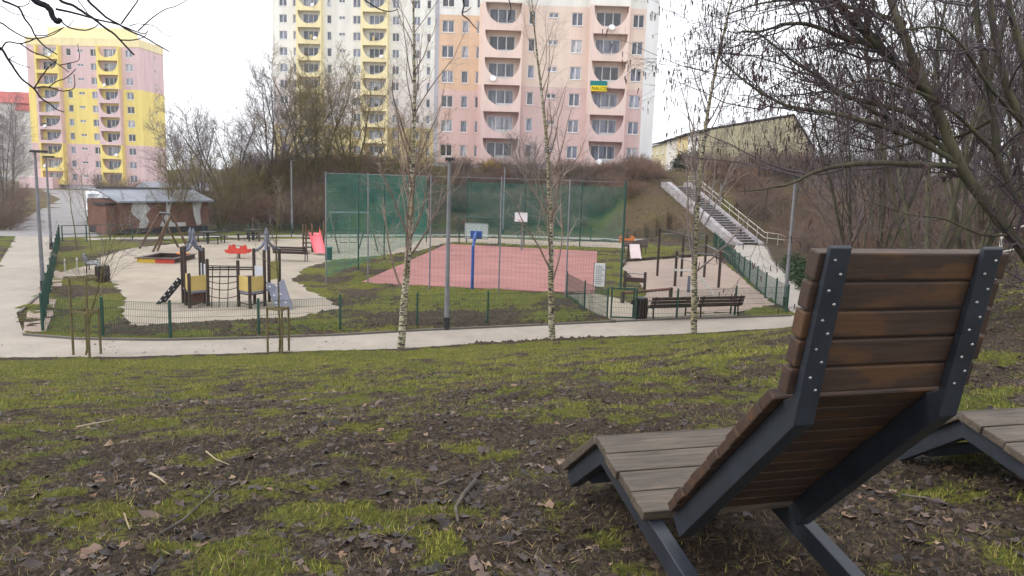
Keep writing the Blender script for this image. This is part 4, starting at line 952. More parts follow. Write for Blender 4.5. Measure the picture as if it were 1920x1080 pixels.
# ---------------------------------------------------------------- bare trees: vectorised growth
def nrm(a): return a / np.maximum(np.linalg.norm(a, axis=-1, keepdims=True), 1e-9)
def grow(r, P0, D0, L, R0, k, wob, trop, tip=.35):
    P = [P0]; d = nrm(D0)
    for i in range(k - 1):
        d = nrm(d + r.normal(0, wob, d.shape) + np.asarray(trop)); P.append(P[-1] + d * (L / (k - 1))[:, None])
    t = np.linspace(0, 1, k)
    return np.stack(P, 1), R0[:, None] * (1 - t * (1 - tip))[None]
def spawn(r, P, R, n, t0, t1, ang, lratio, rratio, azi=None):
    Nb, k, _ = P.shape
    L = np.linalg.norm(np.diff(P, axis=1), axis=-1).sum(1)
    t = t0 + (t1 - t0) * (np.arange(n)[None] + r.random((Nb, n))) / n
    s = t * (k - 1); i = np.minimum(s.astype(int), k - 2); f = (s - i)[..., None]; bi = np.arange(Nb)[:, None]
    p = P[bi, i] * (1 - f) + P[bi, i + 1] * f; d = nrm(P[bi, i + 1] - P[bi, i]); rr = R[bi, i] * (1 - f[..., 0]) + R[bi, i + 1] * f[..., 0]
    q = nrm(np.cross(d, r.normal(0, 1, d.shape)))
    a = np.radians(r.uniform(ang[0], ang[1], t.shape))[..., None]
    nd = d * np.cos(a) + q * np.sin(a)
    ll = (L[:, None] * r.uniform(lratio[0], lratio[1], t.shape)) * (1.15 - .6 * t)
    return p.reshape(-1, 3), nd.reshape(-1, 3), ll.ravel(), (rr * rratio).ravel()
def tubes(groups):
    V, F, n0 = [], [], 0
    for P, R, s in groups:
        Nb, k, _ = P.shape
        if Nb == 0: continue
        T = nrm(np.gradient(P, axis=1)); ref = np.eye(3)[np.argmin(np.abs(T).max(1), -1)][:, None]
        A = nrm(np.cross(T, ref)); B = np.cross(T, A)
        th = np.arange(s) * 2 * np.pi / s
        ring = P[:, :, None] + R[:, :, None, None] * (A[:, :, None] * np.cos(th)[:, None] + B[:, :, None] * np.sin(th)[:, None])
        V.append(ring.reshape(-1, 3))
        b = (np.arange(Nb)[:, None, None] * k + np.arange(k - 1)[None, :, None]) * s + n0; j = np.arange(s)[None, None]; j2 = (j + 1) % s
        F.append(np.stack([b + j, b + j2, b + s + j2, b + s + j], -1).reshape(-1, 4)); n0 += Nb * k * s
    return np.concatenate(V), np.concatenate(F)
A1 = lambda *v: np.array([v], float)
def catkins(r, P, n, L=.06, rad_=.007):
    pts = P[:, -1]; idx_ = r.integers(0, len(pts), n); p = pts[idx_] + r.normal(0, .03, (n, 3))
    d = np.stack([r.normal(0, .12, n), r.normal(0, .12, n), -np.ones(n)], -1)
    Q, R = grow(r, p, d, r.uniform(.6, 1.3, n) * L, np.full(n, rad_), 3, .03, (0, 0, -.05), .6); return (Q, R, 4)
def birch(seed, h, r0, droop=-.10, lim=26):
    r = np.random.default_rng(seed)
    T, TR = grow(r, A1(0, 0, -.15), A1(r.normal(0, .03), r.normal(0, .03), 1), np.array([h]), np.array([r0]), 16, .035, (0, 0, .03), .12)
    p, d, l, rr = spawn(r, T, TR, lim, .16, .97, (22, 44), (.20, .33), .40)
    B, BR = grow(r, p, d, l, np.maximum(rr, .012), 8, .10, (0, 0, .10), .25)
    p, d, l, rr = spawn(r, B, BR, 7, .25, 1, (18, 42), (.25, .45), .45)
    C, CR = grow(r, p, d, l, np.maximum(rr, .0034), 6, .12, (0, 0, .0), .5)
    p, d, l, rr = spawn(r, C, CR, 7, .1, 1, (20, 60), (.35, .75), .6)
    E_, ER = grow(r, p, d, l, np.maximum(rr, .0020), 5, .12, (0, 0, droop), .7)
    return tubes([(T, TR, 10)]), tubes([(B, BR, 5)]), tubes([(C, CR, 3), (E_, ER, 3)])
def bare(seed, h, r0, stems=1, spread=10, lim=14, n2=8, n3=7, n4=0, up=.08, clear=.25, minr=.006, wob=.10, l1=(.35, .6)):
    r = np.random.default_rng(seed); a = r.random(stems) * 6.283; s = np.radians(r.uniform(.25, 1, stems) * spread)
    d = np.stack([np.cos(a) * np.sin(s), np.sin(a) * np.sin(s), np.cos(s)], -1)
    P0 = np.stack([np.cos(a) * .12 * (stems > 1), np.sin(a) * .12 * (stems > 1), np.full(stems, -.15)], -1)
    T, TR = grow(r, P0, d, h * r.uniform(.8, 1, stems), r0 * r.uniform(.7, 1, stems), 11, .06, (0, 0, .02), .15)
    p, d, l, rr = spawn(r, T, TR, lim, clear, .98, (25, 60), l1, .5)
    B, BR = grow(r, p, d, l, np.maximum(rr, minr * 2), 7, wob, (0, 0, up), .3)
    p, d, l, rr = spawn(r, B, BR, n2, .15, 1, (22, 60), (.3, .6), .55)
    C, CR = grow(r, p, d, l, np.maximum(rr, minr * 1.3), 5, wob * 1.1, (0, 0, up * .6), .45)
    p, d, l, rr = spawn(r, C, CR, n3, .1, 1, (20, 60), (.35, .7), .6)
    E_, ER = grow(r, p, d, l, np.maximum(rr, minr), 4, wob * 1.2, (0, 0, up * .4), .6)
    g = [(C, CR, 3), (E_, ER, 3)]
    if n4:
        g.append(catkins(r, E_, n4))
    return tubes([(T, TR, 8)]), tubes([(B, BR, 4)]), tubes(g)
def shrub(seed, h, wd, stems=46, n2=9, n3=6, minr=.006):
    r = np.random.default_rng(seed); a = r.random(stems) * 6.283; q = np.sqrt(r.random(stems))
    P0 = np.stack([np.cos(a) * q * wd * .22, np.sin(a) * q * wd * .22, np.full(stems, -.2)], -1)
    s = np.radians(8 + 42 * q * r.uniform(.6, 1.15, stems)); d = np.stack([np.cos(a) * np.sin(s), np.sin(a) * np.sin(s), np.cos(s)], -1)
    T, TR = grow(r, P0, d, h * r.uniform(.75, 1.05, stems), np.full(stems, .024) * r.uniform(.6, 1.2, stems), 7, .09, (0, 0, -.02), .3)
    p, d, l, rr = spawn(r, T, TR, n2, .12, 1, (20, 60), (.3, .55), .6)
    C, CR = grow(r, p, d, l, np.maximum(rr, minr * 1.2), 5, .14, (0, 0, .04), .5)
    p, d, l, rr = spawn(r, C, CR, n3, .1, 1, (20, 65), (.35, .7), .7)
    E_, ER = grow(r, p, d, l, np.maximum(rr, minr), 3, .14, (0, 0, .03), .7)
    return tubes([(T, TR, 4)]), tubes([(C, CR, 3), (E_, ER, 3)])
def leafballs(r, pts, n, size, spread):
    """small two-triangle leaves scattered round the points"""
    c = pts[r.integers(0, len(pts), n)] + r.normal(0, spread, (n, 3)); u = nrm(r.normal(0, 1, (n, 3))); v = nrm(np.cross(u, r.normal(0, 1, (n, 3)))); s = size * r.uniform(.6, 1.4, (n, 1))
    V = np.stack([c - u * s, c + v * s * .45, c + u * s, c - v * s * .45], 1).reshape(-1, 3); return V, np.arange(4 * n).reshape(-1, 4)
TREES = {}
def tree_proto(key, vf, mats):
    names = ['trunk', 'limbs', 'crown'] if len(vf) == 3 else ['stems', 'crown']
    TREES[key] = [(nm, mesh_np(nm, v, f, [m], smooth=True)) for nm, (v, f), m in zip(names, vf, mats)]
def put(key, name, label, cat, x, y, rz=0., s=1., group=None, z=None, tilt=0.):
    o = thing(name, label, cat, (x, y, (max(sz(x, y), 0) if z is None else z)), rz, group); o.scale = (s, s, s * random.uniform(.93, 1.07)); o.rotation_euler[1] = tilt
    for nm, me in TREES[key]: link(nm, me, o)
    return o

tree_proto('birch_a', birch(11, 11.2, .115, lim=27, droop=-.05), ('bark_birch', 'twig_brown', 'twig_pale'))
tree_proto('birch_b', birch(21, 11.5, .105, lim=22, droop=-.05), ('bark_birch', 'twig_brown', 'twig_pale'))
tree_proto('birch_c', birch(33, 12.2, .115, lim=26, droop=-.16), ('bark_birch', 'twig_grey', 'twig_pale'))
put('birch_a', 'birch_tree', 'birch with branching white trunk standing left of the lamp post at the near path', 'birch tree', -3.18, 21.22, .4, z=0.0, tilt=.03)
put('birch_b', 'birch_tree', 'slim birch on the path edge in front of the red court', 'birch tree', 1.33, 22.95, 2.0, z=0., tilt=.035)
put('birch_c', 'birch_tree', 'birch in front of the two dark benches', 'birch tree', 6.16, 24.66, 4.1, z=0., tilt=.03)
tree_proto('sap_a', bare(5, 4.4, .035, lim=16, n2=5, n3=3, clear=.35, minr=.004), ('bark_moss', 'twig_olive', 'twig_grey'))
tree_proto('sap_b', bare(6, 5.2, .04, lim=9, n2=4, n3=2, clear=.5, minr=.004, l1=(.15, .28)), ('bark_moss', 'twig_olive', 'twig_grey'))
def stakes(label, c, hs, bars, spread=.32):
    t = thing('tree_stakes', label, 'tree stakes', (c[0], c[1], .0)); P = [(-spread, .05), (spread * .75, -.12), (spread, .28), (-.1, .35)][:len(hs)]
    for (x, y), h in zip(P, hs): part('stake', 'stake', t, lambda b: b.tube([(x, y, -.1), (x, y, h)], .032, 7))
    for z in bars:
        for (p, q) in zip(P, P[1:] + P[:1]): part('rail', 'stake', t, lambda b: b.beam((*p, z), (*q, z), .035, .07))
put('sap_a', 'young_tree', 'thin young tree held by wooden stakes at the far left', 'young tree', -11.28, 19.3, 1., z=0.)
stakes('tall wooden stakes round the young tree at the far left', (-11.25, 19.2), (2.1, 2.05, 1.25, 1.25), (1.18, 2.06), .3)
put('sap_b', 'young_tree', 'thin young tree held by wooden stakes in front of the climbing frame', 'young tree', -6.42, 20.28, 2., z=0.)
stakes('waist high wooden stakes round the young tree before the climbing frame', (-6.47, 20.2), (1.3, 1.3, 1.28), (1.25,), .26)
put('sap_a', 'young_tree', 'mossy young tree inside the left fence, behind the stakes', 'young tree', *(-24.95, 43.97), 3.4, 1.25)
put('sap_b', 'young_tree', 'slender young tree behind the left fence near the barrier', 'young tree', *(-25.62, 43.76), .4, 1.2)

# thicket and background trees
tree_proto('alder', bare(41, 12, .085, stems=6, spread=24, lim=11, n2=7, n3=5, n4=1000, clear=.25, minr=.0042), ('bark_olive', 'bark_grey', 'twig_dark'))
tree_proto('pole', bare(42, 11, .075, stems=1, spread=5, lim=20, n2=7, n3=6, clear=.30, minr=.006, l1=(.2, .38)), ('bark_grey', 'twig_grey', 'twig_grey'))
tree_proto('pole2', bare(43, 10, .07, stems=2, spread=12, lim=16, n2=7, n3=6, clear=.25, minr=.006, l1=(.2, .4)), ('bark_grey', 'twig_dark', 'twig_dark'))
tree_proto('wide', bare(44, 9.5, .13, stems=5, spread=34, lim=11, n2=9, n3=8, clear=.2, minr=.0085), ('bark_moss', 'twig_olive', 'twig_olive'))
tree_proto('wide2', bare(45, 9, .12, stems=7, spread=38, lim=10, n2=8, n3=8, clear=.15, minr=.0085), ('bark_grey', 'twig_grey', 'twig_grey'))
tree_proto('shrub_b', shrub(51, 2.7, 3.0), ('twig_brown', 'twig_brown'))
tree_proto('shrub_r', shrub(52, 2.3, 3.2, 56), ('twig_rust', 'twig_rust'))
tree_proto('shrub_g', shrub(53, 2.8, 2.8), ('twig_grey', 'twig_brown'))
tree_proto('shrub_o', shrub(54, 3.6, 3.2, 40), ('twig_olive', 'twig_olive'))
g1 = 'bare trees left of the cream tower'
for key, x, y, s, lb in (('wide2', -26.5, 70, 1.12, 'grey bare tree at the left of the clump beside the banded tower'), ('wide2', -22.5, 69, 1.2, 'broad grey bare tree in the middle of the clump'),
        ('wide', -18.6, 70, 1.2, 'tall mossy bare tree before the edge of the cream tower'), ('wide', -15.2, 71.5, 1.05, 'olive bare tree in front of the yellow balconies'),
        ('wide', -11.6, 73, .85, 'smaller olive bare tree right of the lamp post'), ('wide2', -30.5, 73, .95, 'low grey bare tree behind the garage roofs'), ('wide', -24.6, 62.2, .62, 'mossy bare tree in front of the painted shed'),
        ('wide', -27.0, 58.6, .60, 'bare tree at the left end of the painted shed')):
    put(key, 'bare_tree', lb, 'tree', x, y, random.random() * 6, s, g1)
put('wide2', 'bare_tree', 'bare twiggy tree below the peach tower, right of the lamp', 'tree', .8, 76.5, 1.2, .62)
rs = np.random.default_rng(99)
for i in range(150):
    x = rs.uniform(-27, 15); yb = np.interp(x, [-40, -22, -14, -3, 9, 14, 16], [80, 60, 64.5, 68.6, 68.6, 69.6, 70.5]); y = yb + rs.uniform(1.5, 12)
    if x > 8 and y < yb + 5: continue
    k_ = ['shrub_b', 'shrub_r', 'shrub_g', 'shrub_o'][int(rs.integers(0, 4)) if x < -8 else int(rs.integers(0, 3))]
    put(k_, 'shrub', 'bare brown shrub on the bank behind the play area', 'shrub', x, y, rs.uniform(0, 6), rs.uniform(.65, 1.0) * (1.1 if x < -8 else .85), 'bare shrubs on the bank')
for x, y, s in ((10.6, 72.5, 1.0), (12.6, 74.5, 1.0), (8.6, 73.5, .9), (13.6, 77, .9)):
    put('shrub_r', 'shrub', 'rusty rounded shrub left of the top of the stairs', 'shrub', x, y, x, s, 'rusty shrubs by the stairs')
fr = np.random.default_rng(3); fo = put('shrub_b', 'forsythia', 'yellow flowering shrub at the foot of the peach tower', 'shrub', -2.6, 79.4, 0, .75)
pts = np.array([(math.cos(a_) * q_, math.sin(a_) * q_, 1.0 + 1.2 * (1 - q_ / 1.6)) for a_, q_ in zip(fr.random(90) * 6.283, 1.5 * np.sqrt(fr.random(90)))])
v, f = leafballs(fr, pts, 1500, .05, .22); link('blossom', mesh_np('blossom', v, f, ['blossom']), fo)
for i in range(64):      # thicket up the right bank
    x, y = rs.uniform(16, 50), rs.uniform(24, 92)
    m_ = x - np.interp(y, [20, 29, 34, 41, 50, 58, 64.2, 73, 90], [13.2, 13.9, 14.7, 15.9, 18.2, 20.6, 22.0, 19.6, 19])
    if m_ < 3.2 or (x > 22 and 93 < y) or x / y < .26 + .0 * i: continue
    put('pole' if i % 2 else 'pole2', 'bare_tree', 'thin bare trunk in the wood on the right bank', 'tree', x, y, rs.uniform(0, 6), rs.uniform(.55, .95), 'thin trees in the wood on the right bank')
for i in range(190):
    x, y = rs.uniform(15, 46), rs.uniform(26, 90)
    m_ = x - np.interp(y, [20, 29, 34, 41, 50, 58, 64.2, 73, 90], [13.2, 13.9, 14.7, 15.9, 18.2, 20.6, 22.0, 18.6, 18])
    if m_ < 1.4: continue
    put(['shrub_b', 'shrub_g', 'shrub_g', 'shrub_r'][i % 4], 'shrub', 'leafless brown undergrowth bush in the wood right of the stairs', 'shrub', x, y, rs.uniform(0, 6), rs.uniform(.6, 1.15), 'undergrowth right of the stairs')
for x, y, s, t_ in ((12.6, 20.5, .95, -.03), (16.2, 22.5, .95, .0), (14.6, 17.5, .85, -.03), (11.4, 24.5, .8, -.02), (18.5, 27, 1.0, 0), (20.5, 33, 1.0, 0), (24.5, 38, 1.05, 0), (17.6, 36, .9, 0), (28, 45, 1.1, 0), (22, 47, .95, 0), (23, 28, 1.05, 0), (9.5, 17.2, .92, -.02)):
    put('alder', 'alder_tree', 'many stemmed alder hung with catkins, ' + {12.6: 'right above the lounger back', 16.2: 'in the middle of the clump', 14.6: 'nearest to the right edge', 11.4: 'left of the clump', 18.5: 'above the right end of the lounger back', 20.5: 'behind the nearest stems', 24.5: 'deep in the wood', 17.6: 'closest to the evergreen shrubs', 28: 'farthest up the slope', 22: 'closest to the stairs', 9.5: 'its dark stems standing just behind the lounger back', 23: 'at the picture edge behind the leaning limb'}[x], 'tree', x, y, x * 2.1, s, 'alders on the slope at the right', tilt=t_)
for x, y, s in ((-42.2, 62, .95), (-44.6, 66, .85), (-47.2, 70, .95), (-50.6, 75, .9), (-54.5, 81, 1.0), (-41.0, 59.5, .75), (-60.5, 90, 1.0), (-66, 98, 1.)):
    put('pole', 'bare_tree', 'grey bare street tree in the row left of the left path', 'tree', x, y, x, s, 'street trees left of the path')
for x, y, s in ((-38.4, 56, .8), (-40.2, 58.5, .9), (-42.6, 62, 1.0), (-45.6, 66, 1.), (-49, 71.5, 1.1), (-54, 79, 1.2), (-60, 88, 1.2)):
    put('shrub_b', 'shrub', 'brown hedge bush under the street trees at the left edge', 'shrub', x, y, y, s, 'hedge under the street trees')
for x, y, s in ((-50, 118, 1.3), (-56, 125, 1.4), (-66, 128, 1.3), (-44, 112, 1.3), (-76, 140, 1.4)):
    put('shrub_b', 'shrub', 'brown shrub at the foot of the banded tower', 'shrub', x, y, y, s, 'shrubs at the foot of the banded tower')
def evergreen(label, x, y, s, n, size):
    r = np.random.default_rng(int(x * 10 + 7)); o = thing('evergreen_shrub', label, 'shrub', (x, y, max(sz(x, y), 0)))
    a = r.random(160) * 6.283; q_ = np.sqrt(r.random(160)); pp = np.stack([np.cos(a) * q_ * s, np.sin(a) * q_ * s, s * (.15 + 1.0 * np.sqrt(np.maximum(0, 1 - q_ ** 2)) * r.uniform(.3, 1.05, 160))], -1)
    v, f = leafballs(r, pp, n, size, .16 * s); link('crown', mesh_np('crown', v, f, ['evergreen']), o)
    T = np.stack([np.zeros((30, 3)), pp[:30] * .5, pp[:30] * .9], 1); v, f = tubes([(T, np.full((30, 3), .02), 4)]); link('stems', mesh_np('stems', v, f, ['twig_dark']), o); return o
evergreen('round dark evergreen bush in front of the terraced houses', 20.6, 90, 1.9, 5000, .13)
for x, y, s in ((14.7, 36.2, .65), (15.3, 38.9, .75), (16.0, 41.4, .7), (14.6, 34.0, .5), (17.2, 45.6, .7)):
    evergreen('low green evergreen shrub along the right hand path', x, y, s, 1500, .07)['group'] = 'evergreen shrubs along the right path'

# the big alder leaning in from the right
def limbs_tree(name, label, cat, root_xy, limbs, mats, n1, n2, n3, cat_n, lens, seed, minr=.003, up=.05, sides=8):
    r = np.random.default_rng(seed); base = np.array([root_xy[0], root_xy[1], max(sz(*root_xy), 0)])
    o = thing(name, label, cat, tuple(base)); G0 = []; G1 = []; tips = []
    for pts, ra, rb_, kids in limbs:
        P = np.array(pts, float) - base; n = len(P); u = np.linspace(0, n - 1, (n - 1) * 4 + 1); i = np.minimum(u.astype(int), n - 2); f = (u - i)[:, None]
        p0, p1, p2, p3 = P[np.maximum(i - 1, 0)], P[i], P[i + 1], P[np.minimum(i + 2, n - 1)]
        ch = lambda a_, b_: np.maximum(np.linalg.norm(b_ - a_, axis=-1, keepdims=True), 1e-4); sg_ = ch(p1, p2)
        m1 = (p2 - p0) / (ch(p0, p1) + sg_) * sg_; m2 = (p3 - p1) / (ch(p2, p3) + sg_) * sg_
        Q = (2 * f ** 3 - 3 * f ** 2 + 1) * p1 + (f ** 3 - 2 * f ** 2 + f) * m1 + (3 * f ** 2 - 2 * f ** 3) * p2 + (f ** 3 - f ** 2) * m2
        Q[1:-1] += r.normal(0, ra * .07, Q[1:-1].shape); Rr = np.linspace(ra, rb_, len(Q))
        G0.append((Q[None], Rr[None], sides))
        if not kids: continue
        p, d, l, rr = spawn(r, Q[None], Rr[None], int(n1 * kids), .12, 1, (25, 70), (.1, .2), .5); l = r.uniform(lens[0], lens[1], len(l))
        B, BR = grow(r, p, d, l, np.clip(rr, minr * 2, .03), 7, .13, (0, 0, up), .35)
        p, d, l, rr = spawn(r, B, BR, n2, .1, 1, (25, 60), (.3, .6), .6); C, CR = grow(r, p, d, l, np.maximum(rr, minr * 1.2), 5, .14, (0, 0, up * .5), .5)
        p, d, l, rr = spawn(r, C, CR, n3, .1, 1, (20, 60), (.35, .7), .7); E_, ER = grow(r, p, d, l, np.maximum(rr, minr), 4, .14, (0, 0, 0), .7)
        G1 += [(B, BR, 4), (C, CR, 3), (E_, ER, 3)]; tips.append(E_)
    v, f = tubes(G0); link('trunk', mesh_np('trunk', v, f, [mats[0]], smooth=True), o)
    if G1: v, f = tubes(G1); link('crown', mesh_np('crown', v, f, [mats[1]], smooth=True), o)
    if cat_n:
        T = np.concatenate([t_[:, -2:] for t_ in tips]); v, f = tubes([catkins(r, T, cat_n, .07, .0065)]); link('catkins', mesh_np('catkins', v, f, ['catkin'], smooth=True), o)['kind'] = 'stuff'
    return o
AL = [([(7.0, 9.0, 3.3), (6.74, 9.00, 3.56), (6.16, 9.00, 4.32), (5.71, 9.00, 4.79), (5.27, 9.00, 5.33), (4.96, 9.00, 5.89), (4.69, 9.10, 6.42), (4.50, 9.20, 6.91), (4.31, 9.40, 7.56), (3.95, 9.60, 8.64)], .085, .04, 1.0),
      ([(7.3, 9.1, 3.3), (6.72, 9.20, 4.33), (6.23, 9.20, 4.83), (5.83, 9.20, 5.44), (5.78, 9.30, 5.96), (5.63, 9.40, 6.63), (5.51, 9.50, 7.31), (5.38, 9.60, 8.20)], .06, .025, .8),
      ([(7.6, 9.3, 3.35), (6.70, 9.40, 5.04), (6.25, 9.40, 5.81), (6.01, 9.40, 6.19), (5.84, 9.40, 6.62), (5.62, 9.40, 7.29), (5.42, 9.40, 8.13)], .065, .03, .8),
      ([(6.70, 9.40, 5.04), (6.43, 9.50, 6.08), (6.12, 9.60, 6.96), (6.01, 9.70, 7.44), (5.84, 9.80, 8.34)], .055, .025, .6),
      ([(5.24, 9.00, 5.35), (4.53, 9.00, 5.67), (3.88, 9.10, 5.86), (3.29, 9.20, 5.95), (3.03, 9.30, 6.07), (2.72, 9.40, 6.29), (2.45, 9.50, 6.55)], .035, .008, 1.6),
      ([(5.25, 9.00, 5.30), (4.49, 8.80, 5.31), (3.83, 8.60, 5.28), (3.42, 8.50, 5.20), (3.22, 8.40, 5.12), (3.07, 8.40, 5.04), (2.79, 8.40, 4.97), (2.50, 8.40, 4.93)], .035, .006, .5),
      ([(4.93, 9.00, 5.99), (4.55, 9.20, 6.42), (4.22, 9.40, 6.75), (4.00, 9.60, 6.84), (3.68, 9.70, 6.99), (3.35, 9.80, 7.03), (3.10, 9.90, 6.96), (2.81, 10.00, 6.95)], .05, .009, 1.8),
      ([(4.80, 9.00, 6.15), (4.05, 8.80, 6.63), (3.66, 8.70, 6.92), (3.35, 8.60, 7.16), (2.90, 8.60, 7.64)], .05, .02, 1.4),
      ([(4.75, 9.10, 5.90), (4.37, 9.40, 6.04), (4.05, 9.60, 6.16), (3.86, 9.80, 6.38), (3.60, 10.00, 6.58), (3.33, 10.20, 6.85), (3.12, 10.30, 7.01), (2.97, 10.40, 7.05)], .035, .007, 1.6),
      ([(5.56, 9.00, 5.01), (5.26, 9.50, 5.59), (4.64, 9.80, 5.95), (4.08, 10.00, 6.29), (3.73, 10.20, 6.41)], .04, .012, 1.2),
      ([(5.82, 9.20, 5.46), (5.07, 9.00, 5.96), (4.44, 8.80, 6.16), (3.85, 8.60, 6.21), (3.36, 8.50, 5.95)], .028, .007, 1.2),
      ([(5.80, 9.30, 5.91), (5.58, 9.60, 5.70), (5.34, 9.90, 5.66), (4.80, 10.20, 5.53), (4.30, 10.40, 5.66)], .025, .006, 1.0),
      ([(4.56, 9.20, 6.95), (4.13, 9.40, 7.13), (3.59, 9.70, 7.30), (3.09, 10.00, 7.32), (2.68, 10.20, 7.19)], .03, .007, 1.6),
      ([(6.34, 9.40, 5.74), (5.54, 9.00, 6.19), (4.80, 8.70, 6.77), (4.17, 8.40, 6.72), (3.80, 8.20, 6.56)], .025, .006, 1.0),
      ([(6.00, 9.00, 4.52), (5.43, 8.70, 4.52), (4.81, 8.40, 4.70), (4.28, 8.20, 4.75), (3.71, 8.00, 4.89)], .018, .004, .5)]
limbs_tree('alder_tree', 'large alder leaning in from the right edge, its long limbs reaching left', 'tree', (7.2, 9.0), AL, ('bark_olive', 'twig_dark'), 13, 5, 5, 4200, (.5, 1.6), 5, minr=.0022)

# the tree whose twigs hang into the top left corner; its trunk stands left of the frame
def nb(z, y=3.5, o=(0, 0), s=5.333): return z
OH = []
def tw(pts, ra, rb_, dy=0., kids=.0): OH.append((pts, ra, rb_, kids))
tw([(-5.6, 4.0, 3.2), (-5.5, 4.0, 5.0), (-5.2, 3.9, 6.6), (-4.4, 3.7, 7.6), (-3, 3.5, 8.4)], .16, .07)
tw([(-5.2, 3.9, 6.4), (-3.6, 3.6, 6.75), (-2.0, 3.5, 6.6), (-.8, 3.45, 6.45), (.2, 3.4, 6.25)], .06, .016)
tw([(-5.45, 4.0, 5.2), (-4.2, 3.8, 5.7), (-3.2, 3.6, 5.62), (-2.36, 3.50, 5.51)], .035, .012)
tw([(-2.295, 3.500, 6.550), (-1.945, 3.500, 5.734), (-1.911, 3.500, 5.701), (-1.868, 3.500, 5.663), (-1.815, 3.500, 5.635), (-1.762, 3.500, 5.606), (-1.699, 3.500, 5.581), (-1.646, 3.500, 5.552), (-1.588, 3.500, 5.521)], 0.0063, 0.0027, kids=.0)
tw([(-2.480, 3.600, 6.550), (-2.130, 3.600, 5.752), (-2.076, 3.600, 5.731), (-2.018, 3.600, 5.697), (-1.977, 3.600, 5.672), (-1.932, 3.600, 5.637), (-1.887, 3.600, 5.607), (-1.847, 3.600, 5.568), (-1.798, 3.600, 5.516)], 0.0074, 0.0037, kids=.0)
tw([(-2.121, 3.550, 5.701), (-2.058, 3.550, 5.690), (-1.990, 3.550, 5.674), (-1.922, 3.550, 5.657), (-1.854, 3.550, 5.645), (-1.787, 3.550, 5.623), (-1.723, 3.550, 5.603), (-1.704, 3.550, 5.617)], 0.0055, 0.0023, kids=.0)
tw([(-1.801, 3.500, 5.635), (-1.763, 3.500, 5.684), (-1.739, 3.500, 5.715), (-1.720, 3.500, 5.741), (-1.570, 3.500, 6.091)], 0.0036, 0.0027, kids=.0)
tw([(-1.726, 3.500, 5.607), (-1.679, 3.500, 5.649), (-1.641, 3.500, 5.679), (-1.595, 3.500, 5.706), (-1.550, 3.500, 5.720), (-1.499, 3.500, 5.748)], 0.0032, 0.0018, kids=.0)
tw([(-1.765, 3.500, 5.627), (-1.733, 3.500, 5.637), (-1.693, 3.500, 5.636), (-1.652, 3.500, 5.631), (-1.622, 3.500, 5.606), (-1.586, 3.500, 5.587), (-1.565, 3.500, 5.596)], 0.0023, 0.0014, kids=.0)
tw([(-1.856, 3.600, 5.581), (-1.800, 3.600, 5.583), (-1.753, 3.600, 5.596), (-1.733, 3.600, 5.612)], 0.0031, 0.0017, kids=.0)
tw([(-2.534, 3.500, 6.550), (-2.184, 3.500, 5.727), (-2.145, 3.500, 5.707), (-2.119, 3.500, 5.690), (-2.107, 3.500, 5.656), (-2.090, 3.500, 5.637), (-2.074, 3.500, 5.649)], 0.0153, 0.0108, kids=.0)
tw([(-2.076, 3.500, 5.644), (-2.042, 3.500, 5.615), (-1.997, 3.500, 5.605), (-1.956, 3.500, 5.604), (-1.915, 3.500, 5.621), (-1.905, 3.500, 5.632)], 0.0036, 0.0022, kids=.0)
tw([(-2.042, 3.500, 5.615), (-2.013, 3.500, 5.646)], 0.0022, 0.0014, kids=.0)
tw([(-3.300, 3.600, 5.781), (-2.483, 3.700, 5.661), (-2.437, 3.700, 5.632), (-2.391, 3.700, 5.606), (-2.348, 3.700, 5.591), (-2.281, 3.700, 5.598), (-2.227, 3.700, 5.616), (-2.177, 3.700, 5.649)], 0.0043, 0.0019, kids=.0)
tw([(-2.811, 3.700, 6.550), (-2.461, 3.700, 5.764), (-2.433, 3.700, 5.751), (-2.387, 3.700, 5.730), (-2.362, 3.700, 5.681), (-2.335, 3.700, 5.645), (-2.319, 3.700, 5.608), (-2.292, 3.700, 5.572), (-2.251, 3.700, 5.541), (-2.218, 3.700, 5.521)], 0.0062, 0.0024, kids=.0)
tw([(-3.300, 3.600, 5.656), (-2.457, 3.650, 5.536), (-2.431, 3.650, 5.500), (-2.397, 3.650, 5.446), (-2.362, 3.650, 5.396), (-2.307, 3.650, 5.354), (-2.277, 3.650, 5.311), (-2.235, 3.650, 5.284), (-2.208, 3.650, 5.261), (-2.170, 3.650, 5.248)], 0.0066, 0.0023, kids=.0)
tw([(-2.448, 3.650, 5.536), (-2.422, 3.650, 5.564), (-2.361, 3.650, 5.559), (-2.313, 3.650, 5.572), (-2.288, 3.650, 5.584)], 0.0038, 0.0028, kids=.0)
tw([(-2.361, 3.650, 5.559), (-2.302, 3.650, 5.522), (-2.237, 3.650, 5.501), (-2.195, 3.650, 5.475), (-2.136, 3.650, 5.435)], 0.0034, 0.0017, kids=.0)
tw([(-2.307, 3.650, 5.354), (-2.266, 3.650, 5.413), (-2.225, 3.650, 5.460), (-2.190, 3.650, 5.486)], 0.0034, 0.0019, kids=.0)
tw([(-2.307, 3.650, 5.354), (-2.264, 3.650, 5.364), (-2.221, 3.650, 5.359), (-2.174, 3.650, 5.346), (-2.116, 3.650, 5.362), (-2.113, 3.650, 5.427)], 0.0034, 0.0019, kids=.0)
tw([(-2.235, 3.650, 5.363), (-2.195, 3.650, 5.392), (-2.162, 3.650, 5.402), (-2.127, 3.650, 5.426), (-2.104, 3.650, 5.450)], 0.0026, 0.0019, kids=.0)
tw([(-2.177, 3.650, 5.466), (-2.129, 3.650, 5.477), (-2.085, 3.650, 5.494), (-2.088, 3.650, 5.565)], 0.0023, 0.0014, kids=.0)
tw([(-2.418, 3.650, 5.487), (-2.376, 3.650, 5.465), (-2.320, 3.650, 5.450)], 0.0028, 0.0015, kids=.0)
tw([(-2.418, 3.650, 5.487), (-2.390, 3.650, 5.503)], 0.0023, 0.0017, kids=.0)
